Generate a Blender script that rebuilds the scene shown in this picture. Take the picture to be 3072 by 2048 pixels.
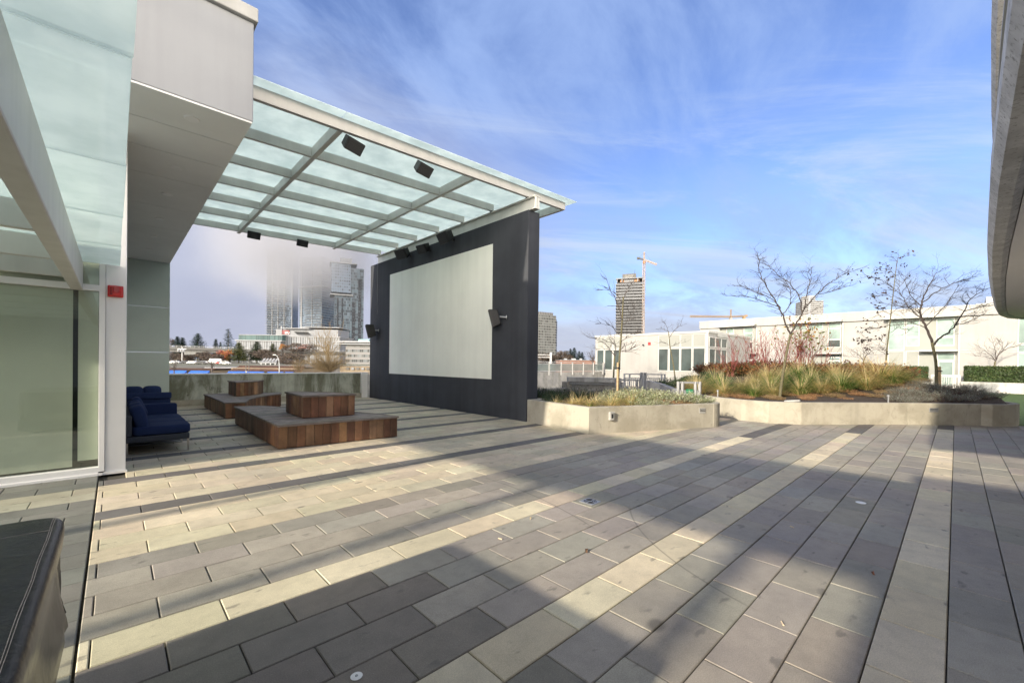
import bpy, math, random
from mathutils import Vector, Matrix, noise
R = math.radians
S = bpy.context.scene
COL = S.collection
for o in list(bpy.data.objects): bpy.data.objects.remove(o)

# ------------------------------------------------------------------ camera
EYE = Vector((0, 0, 1.6))
F_PX, YAW, PITCH, ROLL, SHIFT = 1260.76, R(46.567), R(-.3326), R(-.6865), 71.27
fw = Vector((math.cos(YAW)*math.cos(PITCH), math.sin(YAW)*math.cos(PITCH), math.sin(PITCH)))
rt = Vector((math.sin(YAW), -math.cos(YAW), 0)); dn = fw.cross(rt)
cr, sr = math.cos(ROLL), math.sin(ROLL)
rt, dn = cr*rt+sr*dn, -sr*rt+cr*dn
cd = bpy.data.cameras.new('camera'); cam = bpy.data.objects.new('camera', cd); COL.objects.link(cam)
cam.matrix_world = Matrix(((rt.x, -dn.x, -fw.x, EYE.x), (rt.y, -dn.y, -fw.y, EYE.y), (rt.z, -dn.z, -fw.z, EYE.z), (0, 0, 0, 1)))
cd.sensor_width = 36; cd.lens = 36*F_PX/3072; cd.shift_y = SHIFT/3072
cd.clip_start = .05; cd.clip_end = 6000
S.camera = cam

# ------------------------------------------------------------------ light
EL, AZ = R(19.8), R(3.1)
TS = math.tan(EL)
SUN_DIR = Vector((math.cos(EL)*math.cos(AZ), math.cos(EL)*math.sin(AZ), -math.sin(EL)))   # the way the light travels
sd = bpy.data.lights.new('sun', 'SUN'); sun = bpy.data.objects.new('sun', sd); COL.objects.link(sun)
sd.energy = 2.8; sd.angle = R(1.0); sd.color = (1, .88, .69)
sun.rotation_euler = SUN_DIR.to_track_quat('-Z', 'Y').to_euler(); sun.location = (-40, 0, 40)
S.view_settings.view_transform = 'Standard'; S.view_settings.look = 'None'
S.view_settings.gamma = 1; S.view_settings.exposure = 1.5
try: S.view_settings.use_curve_mapping = False
except Exception: pass

try:
    S.cycles.volume_bounces = 3; S.cycles.transparent_max_bounces = 24; S.cycles.diffuse_bounces = 6
except Exception: pass
# ------------------------------------------------------------------ node helper
class G:
    def __init__(s, nt): s.nt = nt; s.n = nt.nodes; s.l = nt.links
    def put(s, sock, v):
        if v is None: return
        if hasattr(v, 'is_output') or isinstance(v, bpy.types.NodeSocket): s.l.new(v, sock)
        else:
            try: sock.default_value = v
            except Exception: sock.default_value = (*v, 1) if len(v) == 3 else v
    def node(s, t, ins=None, **kw):
        n = s.n.new(t)
        for k, v in kw.items(): setattr(n, k, v)
        for k, v in (ins or {}).items(): s.put(n.inputs[k], v)
        return n
    def m(s, op, a, b=None, c=None, clamp=False):
        n = s.node('ShaderNodeMath', operation=op, use_clamp=clamp)
        s.put(n.inputs[0], a); s.put(n.inputs[1], b); s.put(n.inputs[2], c)
        return n.outputs[0]
    def vm(s, op, a, b=None):
        n = s.node('ShaderNodeVectorMath', operation=op); s.put(n.inputs[0], a); s.put(n.inputs[1], b)
        return n.outputs['Value'] if op in ('DOT_PRODUCT', 'LENGTH') else n.outputs[0]
    def mix(s, f, a, b, mode='MIX'):
        n = s.node('ShaderNodeMix', data_type='RGBA', blend_type=mode)
        s.put(n.inputs[0], f); s.put(n.inputs[6], a); s.put(n.inputs[7], b)
        return n.outputs[2]
    def ss(s, v, a, b, lo=0., hi=1.):
        n = s.node('ShaderNodeMapRange', interpolation_type='SMOOTHSTEP')
        for i, q in enumerate((v, a, b, lo, hi)): s.put(n.inputs[i], q)
        return n.outputs[0]
    def noise(s, vec, scale, detail=4, rough=.55, dist=0.):
        n = s.node('ShaderNodeTexNoise', {'Scale': scale, 'Detail': detail, 'Roughness': rough, 'Distortion': dist})
        if vec is not None: s.l.new(vec, n.inputs['Vector'])
        return n.outputs['Fac']
    def mapv(s, vec, scale=(1, 1, 1), rot=(0, 0, 0), loc=(0, 0, 0)):
        n = s.node('ShaderNodeMapping'); s.l.new(vec, n.inputs[0])
        n.inputs['Scale'].default_value = scale; n.inputs['Rotation'].default_value = rot; n.inputs['Location'].default_value = loc
        return n.outputs[0]
    def xyz(s, vec):
        n = s.node('ShaderNodeSeparateXYZ'); s.l.new(vec, n.inputs[0]); return n.outputs
    def comb(s, x, y, z):
        n = s.node('ShaderNodeCombineXYZ'); s.put(n.inputs[0], x); s.put(n.inputs[1], y); s.put(n.inputs[2], z); return n.outputs[0]
    def coord(s, k='Object'): return s.node('ShaderNodeTexCoord').outputs[k]

# ------------------------------------------------------------------ sky
W = bpy.data.worlds.new('World'); S.world = W; W.use_nodes = True
g = G(W.node_tree); g.n.clear()
SKY = .12
sky = g.node('ShaderNodeTexSky', sky_type='NISHITA', sun_disc=False)
sky.sun_elevation = EL; sky.sun_rotation = R(270)-AZ; sky.altitude = 60; sky.air_density = 1; sky.dust_density = .6; sky.ozone_density = 2.2
d = g.coord('Generated'); X, Y, Z = g.xyz(d)
hs = g.node('ShaderNodeHueSaturation', {'Saturation': .98, 'Value': .56}); g.l.new(sky.outputs[0], hs.inputs['Color'])
tint = g.mix(1., hs.outputs[0], (1.0, 1.03, 1.36), 'MULTIPLY')
q = g.m('ADD', g.m('MAXIMUM', Z, 0.), .16)
pv = g.comb(g.m('DIVIDE', X, q), g.m('DIVIDE', Y, q), 0.)
c1 = g.noise(g.mapv(pv, (.75, 1.25, 1), (0, 0, R(35))), 1.5, 9, .62, .5)          # soft veil
su = g.vm('DOT_PRODUCT', pv, (.80, -.60, 0.)); sv = g.vm('DOT_PRODUCT', pv, (.60, .80, 0.))
c2 = g.noise(g.comb(g.m('MULTIPLY', su, .55), g.m('MULTIPLY', sv, 1.9), 2.3), 1.0, 11, .66, .7)  # streaks
veil = g.ss(c1, .36, .62); streak = g.ss(c2, .46, .70)
low = g.ss(Z, .62, .12); streak = g.m('MULTIPLY', streak, g.ss(Z, .75, .28))
k = 1/SKY
base = g.mix(g.ss(Z, .0, .3, .5, .0), tint, (0.133*k, 0.184*k, 0.298*k))
base = g.mix(g.m('MULTIPLY', veil, .72), base, (.145*k, .205*k, .35*k))
base = g.mix(g.m('MULTIPLY', streak, .75), base, (0.235*k, 0.275*k, 0.345*k))
# cloud bank low over the horizon, thick towards the left
lb = g.noise(g.mapv(d, (1, 1, 2.6)), 3.2, 7, .6, .3)
bank = g.m('MULTIPLY', g.ss(g.m('ADD', Z, g.m('MULTIPLY', g.m('SUBTRACT', lb, .5), .17)), .17, .05), g.ss(Z, -.1, .0))
base = g.mix(g.m('MULTIPLY', bank, .8), base, g.mix(lb, (0.17*k, 0.178*k, 0.215*k), (0.27*k, 0.28*k, 0.315*k)))
hd = g.vm('NORMALIZE', g.comb(X, Y, 0.))
side = g.ss(g.vm('DOT_PRODUCT', hd, (.06, .998, 0.)), .62, .93)
fl = g.noise(g.mapv(d, (1, 1, 1.5)), 2.1, 6, .55, .4)
fogm = g.m('MULTIPLY', side, g.ss(g.m('ADD', Z, g.m('MULTIPLY', g.m('SUBTRACT', fl, .5), .35)), .62, .26))
base = g.mix(g.m('MULTIPLY', fogm, .96), base, g.mix(g.ss(fl, .3, .7), (0.173*k, 0.184*k, 0.235*k), (0.224*k, 0.235*k, 0.283*k)))
base = g.mix(g.ss(Z, .72, .9, 0, .85), base, (.25*k, .23*k, .20*k))       # unseen overhead sky, grey cloud added to neutralise the blue fill
# bright warm cloud added to the unseen sky behind the viewer, as fill light
bk = g.m('MULTIPLY', g.m('MULTIPLY', g.ss(g.vm('DOT_PRODUCT', hd, (-.55, -.83, 0.)), -.1, .5), g.ss(Z, -.05, .05)), g.ss(Z, .62, .2))
base = g.mix(g.m('MULTIPLY', bk, .85), base, g.mix(g.ss(c1, .35, .65), (3.1*k, 2.78*k, 2.3*k), (5.2*k, 4.6*k, 3.75*k)))
bg = g.node('ShaderNodeBackground', {'Strength': SKY}); g.l.new(base, bg.inputs[0])
g.l.new(bg.outputs[0], g.node('ShaderNodeOutputWorld').inputs[0])

# ------------------------------------------------------------------ materials
def newmat(name):
    m = bpy.data.materials.new(name); m.use_nodes = True
    g = G(m.node_tree); g.n.clear()
    out = g.node('ShaderNodeOutputMaterial'); b = g.node('ShaderNodeBsdfPrincipled')
    g.l.new(b.outputs[0], out.inputs[0])
    return m, g, b, out
def mat(name, col, rough=.6, metal=0., nz=(3, .12), bump=None, spec=.5, attr=False, streak=0., dirt=None, coat=0., trans=0.):
    """plain surface: colour (or the colour attribute) with soft patchiness, optional vertical streaks, dirt and bump"""
    m, g, b, out = newmat(name)
    co = g.coord()
    if attr:
        a = g.node('ShaderNodeAttribute', attribute_name='col'); c = a.outputs['Color']
    else: c = (*col, 1)
    n = g.noise(co, nz[0], 6, .6)
    f = g.ss(n, .3, .7, 1-nz[1], 1+nz[1])
    if streak:
        f = g.m('MULTIPLY', f, g.ss(g.noise(g.mapv(co, (1, 1, .06)), 3.2, 5, .6), .35, .7, 1+streak*.4, 1-streak))
    c = g.mix(1., c, g.comb(f, f, f), 'MULTIPLY')
    if dirt:
        dn_ = g.ss(g.noise(co, dirt[1], 7, .65, .4), dirt[2], dirt[3]); c = g.mix(dn_, c, (*dirt[0], 1))
    g.put(b.inputs['Base Color'], c)
    b.inputs['Roughness'].default_value = rough; b.inputs['Metallic'].default_value = metal
    b.inputs['Specular IOR Level'].default_value = spec
    if coat: b.inputs['Coat Weight'].default_value = coat; b.inputs['Coat Roughness'].default_value = .08
    if bump:
        bn = g.node('ShaderNodeBump', {'Strength': bump[1], 'Distance': .02}); g.l.new(g.noise(co, bump[0], 8, .65), bn.inputs['Height'])
        g.l.new(bn.outputs[0], b.inputs['Normal'])
    if trans:
        t = g.node('ShaderNodeBsdfTranslucent'); g.put(t.inputs[0], c); mx = g.node('ShaderNodeMixShader', {0: trans})
        g.l.new(b.outputs[0], mx.inputs[1]); g.l.new(t.outputs[0], mx.inputs[2]); g.l.new(mx.outputs[0], out.inputs[0])
    return m
def concrete(name, a, b_, moss=0., streak=.25):
    m, g, b, out = newmat(name); co = g.coord(); x, y, z = g.xyz(co)
    n1 = g.noise(co, 1.3, 7, .62, .3); n2 = g.noise(co, 9, 6, .7); n3 = g.noise(g.mapv(co, (1, 1, .05)), 2.4, 5, .6)
    c = g.mix(g.ss(n1, .38, .6), (*a, 1), (*b_, 1))
    n4 = g.noise(g.mapv(co, (1, 1, .8), (0, 0, 0), (7, 3, 1)), 2.6, 9, .72, 1.1); c = g.mix(g.ss(n4, .54, .68, 0, .45), c, (a[0]*.62, a[1]*.63, a[2]*.66, 1))
    c = g.mix(g.ss(n2, .56, .76, 0, .5), c, (a[0]*.6, a[1]*.6, a[2]*.58, 1))
    c = g.mix(g.ss(n3, .5, .75, 0, streak), c, (.13, .125, .10, 1))
    vor = g.node('ShaderNodeTexVoronoi', {'Scale': 5.5}); g.l.new(co, vor.inputs['Vector'])
    pit = g.ss(vor.outputs['Distance'], .05, .025, 0, .8)                    # bug holes
    c = g.mix(pit, c, (.06, .055, .05, 1))
    if moss:
        mk = g.m('MULTIPLY', g.ss(g.noise(g.mapv(co, (1, 1, .22), (0, 0, 0), (4, 2, 0)), 1.7, 8, .68, .5), .44, .62), moss)
        c = g.mix(mk, c, (.075, .075, .035, 1))
        c = g.mix(g.ss(g.noise(co, 2.7, 9, .75, .8), .6, .7, 0, moss*.9), c, (.022, .022, .02, 1))
    g.put(b.inputs['Base Color'], c); b.inputs['Roughness'].default_value = .85
    bn = g.node('ShaderNodeBump', {'Strength': .25, 'Distance': .02}); g.l.new(g.m('SUBTRACT', n2, g.m('MULTIPLY', pit, .5)), bn.inputs['Height']); g.l.new(bn.outputs[0], b.inputs['Normal'])
    return m
def sheetglass(name, tint, alpha, diff=(.7, .8, .8), refl=.4, rough=.04, ior=1.5):
    """thin pane: part see-through, part frosted (lets light glow through), with a real reflection on top"""
    m, g, b, out = newmat(name); g.n.remove(b)
    tr = g.node('ShaderNodeBsdfTransparent', {'Color': (*tint, 1)})
    n = g.noise(g.coord(), 2.2, 7, .6); c = g.mix(g.ss(n, .3, .7), (diff[0]*.80, diff[1]*.83, diff[2]*.84, 1), (*diff, 1))
    tl = g.node('ShaderNodeBsdfTranslucent'); df = g.node('ShaderNodeBsdfDiffuse'); g.put(tl.inputs[0], c); g.put(df.inputs[0], c)
    fr = g.node('ShaderNodeMixShader', {0: .3}); g.l.new(tl.outputs[0], fr.inputs[1]); g.l.new(df.outputs[0], fr.inputs[2])
    mx = g.node('ShaderNodeMixShader', {0: 1-alpha}); g.l.new(tr.outputs[0], mx.inputs[1]); g.l.new(fr.outputs[0], mx.inputs[2])
    gl = g.node('ShaderNodeBsdfGlossy', {'Roughness': rough})
    fz = g.node('ShaderNodeFresnel', {'IOR': ior})
    m2 = g.node('ShaderNodeMixShader'); g.l.new(g.m('MINIMUM', g.m('MULTIPLY', fz.outputs[0], 1.2), refl), m2.inputs[0])
    g.l.new(mx.outputs[0], m2.inputs[1]); g.l.new(gl.outputs[0], m2.inputs[2]); g.l.new(m2.outputs[0], out.inputs[0])
    return m
def facade(name, fh, bw, glass, frame, dark=(.03, .035, .04), slab=.16, mull=.08, lit=.5, rough=.3, zoff=0.):
    """curtain wall: floors of height fh and bays of width bw, panes of varying tone"""
    m, g, b, out = newmat(name); co = g.coord(); x, y, z = g.xyz(co); b.inputs['Specular IOR Level'].default_value = .22
    nx, ny, nz_ = g.xyz(g.coord('Normal'))
    u = g.m('ADD', g.m('MULTIPLY', x, g.m('ABSOLUTE', ny)), g.m('MULTIPLY', y, g.m('ABSOLUTE', nx)))
    u = g.m('ADD', g.m('DIVIDE', u, bw), 100.37); v = g.m('ADD', g.m('DIVIDE', z, fh), 50.+zoff)
    cu, cv = g.m('FLOOR', u), g.m('FLOOR', v)
    wn = g.node('ShaderNodeTexWhiteNoise', noise_dimensions='3D'); g.l.new(g.comb(cu, cv, 3.), wn.inputs['Vector'])
    wn2 = g.node('ShaderNodeTexWhiteNoise', noise_dimensions='3D'); g.l.new(g.comb(cu, cv, 9.), wn2.inputs['Vector'])
    c = g.mix(g.ss(wn.outputs['Value'], .2, .9), (*dark, 1), (*glass, 1))
    c = g.mix(g.m('MULTIPLY', g.m('GREATER_THAN', wn2.outputs['Value'], .82), lit), c, (*frame, 1))
    fm = g.m('MAXIMUM', g.m('LESS_THAN', g.m('FRACT', v), slab), g.m('LESS_THAN', g.m('FRACT', u), mull))
    c = g.mix(fm, c, (*frame, 1))
    g.put(b.inputs['Base Color'], c); g.put(b.inputs['Roughness'], g.m('MULTIPLY_ADD', fm, .5, rough))
    return m

M = {}
M['paver'] = None
def paver_mat():
    m, g, b, out = newmat('concrete paver'); co = g.coord()
    a = g.node('ShaderNodeAttribute', attribute_name='col').outputs['Color']
    n1 = g.noise(co, 1.1, 6, .6, .3); n2 = g.noise(co, 160, 3, .7); n3 = g.noise(co, 7, 6, .65)
    f = g.m('MULTIPLY', g.ss(n1, .3, .7, .86, 1.1), g.ss(n2, .3, .72, .82, 1.14)); f = g.m('MULTIPLY', f, g.ss(n3, .35, .75, 1.05, .88))
    c = g.mix(1., a, g.comb(f, f, f), 'MULTIPLY')
    # drip spots and grime patches of their own shape
    sp = g.m('MULTIPLY', g.ss(g.noise(g.mapv(co, (1, 2.2, 1)), 4.5, 3, .5), .63, .73), .55)
    c = g.mix(sp, c, (.10, .095, .09, 1))
    fl = g.node('ShaderNodeTexVoronoi', {'Scale': 38}); g.l.new(co, fl.inputs['Vector'])
    c = g.mix(g.ss(fl.outputs['Distance'], .09, .05, 0, .3), c, (.6, .58, .54, 1))       # pale aggregate
    dx = g.vm('LENGTH', g.vm('SUBTRACT', g.mapv(co, (1, 1.3, 0)), (2.43, 1.25*1.3, 0)))
    c = g.mix(g.ss(g.m('ADD', dx, g.m('MULTIPLY', n3, .05)), .12, .06, 0, .6), c, (.05, .046, .043, 1))  # dark damp stain
    # long faint scratch arcs left by dragged furniture
    for (cx, cy, rr, lo, hi) in ((-1.6, 4.3, 5.35, 2.3, 4.6), (5.6, .3, 2.6, .8, 2.6)):
        x, y, z = g.xyz(co)
        dd = g.m('ABSOLUTE', g.m('SUBTRACT', g.vm('LENGTH', g.vm('SUBTRACT', g.comb(x, y, 0), (cx, cy, 0))), rr))
        msk = g.m('MULTIPLY', g.m('MULTIPLY', g.ss(dd, .012, .004), g.ss(y, lo, lo+.3)), g.ss(y, hi, hi-.3))
        c = g.mix(g.m('MULTIPLY', msk, .45), c, (.07, .065, .06, 1))
    g.put(b.inputs['Base Color'], c); g.put(b.inputs['Roughness'], g.ss(n1, .3, .7, .62, .85))
    bn = g.node('ShaderNodeBump', {'Strength': .35, 'Distance': .004}); g.l.new(n2, bn.inputs['Height']); g.l.new(bn.outputs[0], b.inputs['Normal'])
    return m
M['paver'] = paver_mat()
M['joint'] = mat('joint sand', (.05, .045, .035), .95, nz=(30, .3))
M['ground'] = mat('far ground', (.13, .125, .11), .9, nz=(.02, .35), dirt=((.06, .075, .03), .012, .45, .6))
M['asphalt'] = mat('asphalt', (.06, .06, .062), .85, nz=(.2, .2))
M['lawn'] = mat('lawn', (.085, .15, .03), .9, nz=(5, .35), bump=(60, .8))
M['soil'] = mat('bark mulch', (.045, .032, .024), .95, nz=(14, .5), bump=(25, 1.))
M['conc'] = concrete('planter concrete', (.285, .265, .215), (.375, .352, .295), 0, .3)
M['concmoss'] = concrete('mossy concrete', (.36, .38, .34), (.48, .50, .45), .75, .5)
M['concgrey'] = concrete('grey concrete', (.33, .33, .32), (.45, .44, .42), .25, .6)
M['white'] = mat('white metal', (.78, .78, .78), .35, nz=(.8, .05), spec=.4)
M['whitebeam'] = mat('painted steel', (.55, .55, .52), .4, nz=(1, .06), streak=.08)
M['panel'] = mat('composite panel', (.265, .275, .295), .42, nz=(.5, .06), streak=.06)
M['panelgreen'] = mat('pale green panel', (.47, .54, .51), .4, nz=(.6, .06))
M['soffit'] = mat('soffit panel', (.72, .725, .72), .5, nz=(.5, .06))
M['stucco'] = mat('white stucco', (.275, .273, .268), .8, nz=(.5, .07), streak=.05, bump=(90, .15))
M['stuccoc'] = mat('cream cladding', (.235, .245, .23), .85, nz=(.4, .06))
M['charcoal'] = mat('charcoal stucco', (.043, .047, .057), .8, nz=(.7, .15), streak=.14, bump=(120, .25), spec=.3)
M['screen'] = mat('screen paint', (.78, .80, .74), .7, nz=(.5, .045), streak=.04)
M['black'] = mat('black plastic', (.012, .012, .013), .45, nz=(6, .2))
M['grille'] = mat('speaker mesh', (.02, .02, .022), .6, nz=(200, .5), bump=(300, .5))
M['galv'] = mat('aluminium', (.36, .37, .385), .45, .5, nz=(2, .1))
M['chrome'] = mat('brushed steel', (.5, .48, .44), .28, .9, nz=(3, .1))
M['dark'] = mat('dark gap', (.012, .013, .014), .8)
M['navy'] = mat('navy fabric', (.016, .03, .09), .85, nz=(220, .4), bump=(260, .5), spec=.2)
M['navytop'] = M['navy']
M['rattan'] = mat('dark webbing', (.035, .042, .052), .6, nz=(60, .3), bump=(120, .4))
M['wood'] = mat('ipe boards', (0, 0, 0), .5, nz=(2.5, .35), attr=True, streak=.35, bump=(40, .3))
M['deckwood'] = mat('grey weathered boards', (0, 0, 0), .7, nz=(5, .25), attr=True, bump=(50, .3))
M['vinyl'] = mat('black vinyl cover', (.007, .008, .014), .27, nz=(9, .35), bump=(6, .5), spec=.22)
M['thread'] = mat('pale stitching', (.13, .125, .13), .9, nz=(60, .4))
M['red'] = mat('red plastic', (.5, .012, .012), .3, nz=(4, .1), coat=.4)
M['bark'] = mat('olive bark', (.105, .095, .055), .9, nz=(20, .35), bump=(40, .5))
M['twig'] = mat('dark twigs', (.055, .045, .042), .9, nz=(10, .3))
M['whitefar'] = mat('white frame paint', (.43, .43, .425), .5, nz=(.8, .05), spec=.3)
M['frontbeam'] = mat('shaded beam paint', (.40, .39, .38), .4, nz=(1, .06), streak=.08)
M['stake'] = mat('pale wood stake', (.40, .29, .17), .8, nz=(12, .2))
M['tan'] = mat('tan twigs', (.135, .098, .05), .9, nz=(6, .35))
M['redstem'] = mat('red stems', (.17, .035, .035), .8, nz=(9, .35))
M['leaf'] = mat('leaves', (0, 0, 0), .6, nz=(3, .25), attr=True, trans=.3)
M['hedge'] = mat('hedge leaves', (0, 0, 0), .6, nz=(1.6, .3), attr=True, trans=.2)
M['hedgecore'] = mat('hedge inside', (.02, .03, .012), .9)
M['canopy'] = sheetglass('frosted roof glass', (.86, .97, .98), .16, (.80, .885, .885), refl=.10)
M['entry'] = sheetglass('entrance roof glass', (.86, .97, .98), .30, (.80, .885, .885), refl=.10)
M['guard'] = sheetglass('guard glass', (.82, .88, .86), .55, (.6, .62, .58))
M['clear'] = sheetglass('window glass', (.93, .96, .93), .97, (.3, .35, .3), rough=.02, ior=2.0)
M['blind'] = mat('pale green blind', (.80, .82, .73), .75, nz=(.7, .08), streak=.05)
M['room'] = mat('dim room', (.10, .11, .105), .9, nz=(.8, .3))
M['winglass'] = mat('reflective window', (.045, .06, .06), .12, nz=(.5, .45), spec=.3)
M['winblind'] = mat('window with blind', (.20, .265, .25), .6, nz=(.6, .25), spec=.12)
M['signgreen'] = mat('green sign', (.015, .16, .075), .5, nz=(3, .1))
M['letter'] = mat('white letters', (.75, .75, .75), .6, nz=(3, .05))
M['lettergreen'] = mat('faded letters', (.33, .52, .42), .6, nz=(3, .05))
M['rock'] = mat('pale stone', (.42, .42, .41), .8, nz=(6, .2), bump=(12, .6))
M['cream'] = mat('painted trim', (.36, .36, .345), .5, nz=(1, .06))
M['roofgrey'] = mat('grey canopy metal', (.36, .36, .35), .5, nz=(1.2, .15), streak=.1)
M['slabedge'] = mat('stained slab edge', (.60, .60, .595), .75, nz=(3, .2), dirt=((.24, .24, .22), 26, .52, .7), bump=(30, .4))
M['slabsoffit'] = mat('grey soffit', (.88, .87, .86), .85, nz=(140, .08), bump=(220, .3))

# ------------------------------------------------------------------ mesh builder
class MB:
    def __init__(s): s.v = []; s.f = []; s.c = []
    def add(s, vs, fs, c=None):
        n = len(s.v); s.v += [tuple(v) for v in vs]; s.f += [tuple(i+n for i in f) for f in fs]; s.c += [c]*len(fs); return s
    def boxm(s, mtx, sx, sy, sz, c=None):
        vs = [mtx @ Vector((x*sx/2, y*sy/2, z*sz/2)) for z in (-1, 1) for y in (-1, 1) for x in (-1, 1)]
        return s.add(vs, [(0, 2, 3, 1), (4, 5, 7, 6), (0, 1, 5, 4), (2, 6, 7, 3), (0, 4, 6, 2), (1, 3, 7, 5)], c)
    def box(s, x0, y0, z0, x1, y1, z1, c=None):
        return s.boxm(Matrix.Translation(((x0+x1)/2, (y0+y1)/2, (z0+z1)/2)), abs(x1-x0), abs(y1-y0), abs(z1-z0), c)
    def bar(s, a, b, w, h=None, c=None, up=(0, 0, 1)):
        a, b = Vector(a), Vector(b); t = b-a; L = t.length; t.normalize(); u = Vector(up)
        if abs(t.dot(u)) > .99: u = Vector((0, 1, 0))
        sd_ = t.cross(u).normalized(); u = sd_.cross(t)
        m = Matrix((t, sd_, u)).transposed().to_4x4(); m.translation = (a+b)/2
        return s.boxm(m, L, w, h or w, c)
    def prism(s, poly, z0, z1, c=None, top=True, bot=True):
        n = len(poly); vs = [(x, y, z0) for x, y in poly]+[(x, y, z1) for x, y in poly]
        fs = [(i, (i+1) % n, n+(i+1) % n, n+i) for i in range(n)]
        if top: fs.append(tuple(range(n, 2*n)))
        if bot: fs.append(tuple(range(n-1, -1, -1)))
        return s.add(vs, fs, c)
    def tube(s, pts, rad, n=6, c=None, cap=True):
        pts = [Vector(p) for p in pts]; rad = rad if isinstance(rad, (list, tuple)) else [rad]*len(pts)
        vs, fs = [], []; u = None
        for i, p in enumerate(pts):
            t = (pts[min(i+1, len(pts)-1)]-pts[max(i-1, 0)])
            t = t.normalized() if t.length > 1e-9 else Vector((0, 0, 1))
            if u is None: u = t.orthogonal().normalized()
            u = (u-t*u.dot(t)); u = u.normalized() if u.length > 1e-6 else t.orthogonal().normalized()
            w = t.cross(u)
            for k in range(n):
                a = 2*math.pi*k/n; vs.append(p+(u*math.cos(a)+w*math.sin(a))*rad[i])
        for i in range(len(pts)-1):
            for k in range(n):
                fs.append((i*n+k, i*n+(k+1) % n, (i+1)*n+(k+1) % n, (i+1)*n+k))
        if cap: fs += [tuple(range(n-1, -1, -1)), tuple(range((len(pts)-1)*n, len(pts)*n))]
        return s.add(vs, fs, c)
    def quad(s, a, b, c_, d_, c=None): return s.add([a, b, c_, d_], [(0, 1, 2, 3)], c)
    def lathe(s, prof, n=24, c=None, at=(0, 0, 0)):
        vs = [(at[0]+r*math.cos(2*math.pi*k/n), at[1]+r*math.sin(2*math.pi*k/n), at[2]+z) for r, z in prof for k in range(n)]
        fs = [(i*n+k, i*n+(k+1) % n, (i+1)*n+(k+1) % n, (i+1)*n+k) for i in range(len(prof)-1) for k in range(n)]
        fs += [tuple(range(n-1, -1, -1)), tuple(range((len(prof)-1)*n, len(prof)*n))]
        return s.add(vs, fs, c)
    def grid(s, fn, nu, nv, c=None, closed=False):
        vs = [fn(i/(nu-1), j/(nv-1)) for j in range(nv) for i in range(nu)]
        fs = [(j*nu+i, j*nu+i+1, (j+1)*nu+i+1, (j+1)*nu+i) for j in range(nv-1) for i in range(nu-1)]
        return s.add(vs, fs, c)
    def mesh(s, name, m, off=(0, 0, 0), smooth=False):
        me = bpy.data.meshes.new(name); o_ = Vector(off)
        me.from_pydata([Vector(v)-o_ for v in s.v], [], s.f)
        if any(c is not None for c in s.c):
            a = me.color_attributes.new('col', 'FLOAT_COLOR', 'CORNER'); buf = []
            for f, c in zip(s.f, s.c): buf += list((*(c or (.5, .5, .5)), 1.))*len(f)
            a.data.foreach_set('color', buf)
        if smooth: me.polygons.foreach_set('use_smooth', [True]*len(me.polygons))
        if m: me.materials.append(M[m] if isinstance(m, str) else m)
        me.update(); return me
    def build(s, name, m, parent=None, bevel=0, smooth=False, local=False, seg=2):
        """vertices are world coordinates unless local: then they are already in the parent's space"""
        off = (0, 0, 0)
        if parent is not None and not local:
            p = parent; off = Vector((0, 0, 0))
            while p is not None: off += p.location; p = p.parent
        o = bpy.data.objects.new(name, s.mesh(name, m, off, smooth)); COL.objects.link(o)
        if parent is not None: o.parent = parent
        if bevel:
            b = o.modifiers.new('bevel', 'BEVEL'); b.width = bevel; b.segments = seg; b.limit_method = 'ANGLE'; b.angle_limit = R(35)
        return o
def tag(o, label=None, cat=None, group=None, kind=None):
    for k_, v_ in (('label', label), ('category', cat), ('group', group), ('kind', kind)):
        if v_: o[k_] = v_
    return o
def thing(name, label, cat, loc=(0, 0, 0), rz=0, group=None):
    o = bpy.data.objects.new(name, None); COL.objects.link(o); o.location = loc; o.rotation_euler = (0, 0, rz); o.empty_display_size = .2
    return tag(o, label, cat, group)
def dup(root, loc=None, rz=None, label=None, sc=None):
    def cp(o, par):
        c = o.copy(); COL.objects.link(c)
        if par is not None: c.parent = par
        for ch in list(o.children): cp(ch, c)
        return c
    r = cp(root, None)
    if loc is not None: r.location = loc
    if rz is not None: r.rotation_euler = (0, 0, rz)
    if sc is not None: r.scale = sc if isinstance(sc, tuple) else (sc,)*3
    if label: r['label'] = label
    return r
def text(name, body, size, m, parent, mtx, sx=1.):
    cu = bpy.data.curves.new(name, 'FONT'); cu.body = body; cu.size = size; cu.extrude = .004; cu.align_x = 'CENTER'; cu.align_y = 'CENTER'
    t = bpy.data.objects.new(name, cu); COL.objects.link(t); bpy.context.view_layer.update()
    me = bpy.data.meshes.new_from_object(t.evaluated_get(bpy.context.evaluated_depsgraph_get())); bpy.data.objects.remove(t)
    me.transform(mtx @ Matrix.Diagonal((sx, 1, 1, 1))); me.materials.clear(); me.materials.append(M[m])
    o = bpy.data.objects.new(name, me); COL.objects.link(o); o.parent = parent
    return o
def face_x(x, y, z):      # text facing -X (towards the viewer), reading towards -Y
    return Matrix(((0, 0, -1, x), (-1, 0, 0, y), (0, 1, 0, z), (0, 0, 0, 1)))
def jit(c, rnd, a=.1): f = 1+rnd.uniform(-a, a); return tuple(max(0, q*f*(1+rnd.uniform(-a, a)*.25)) for q in c)

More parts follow.
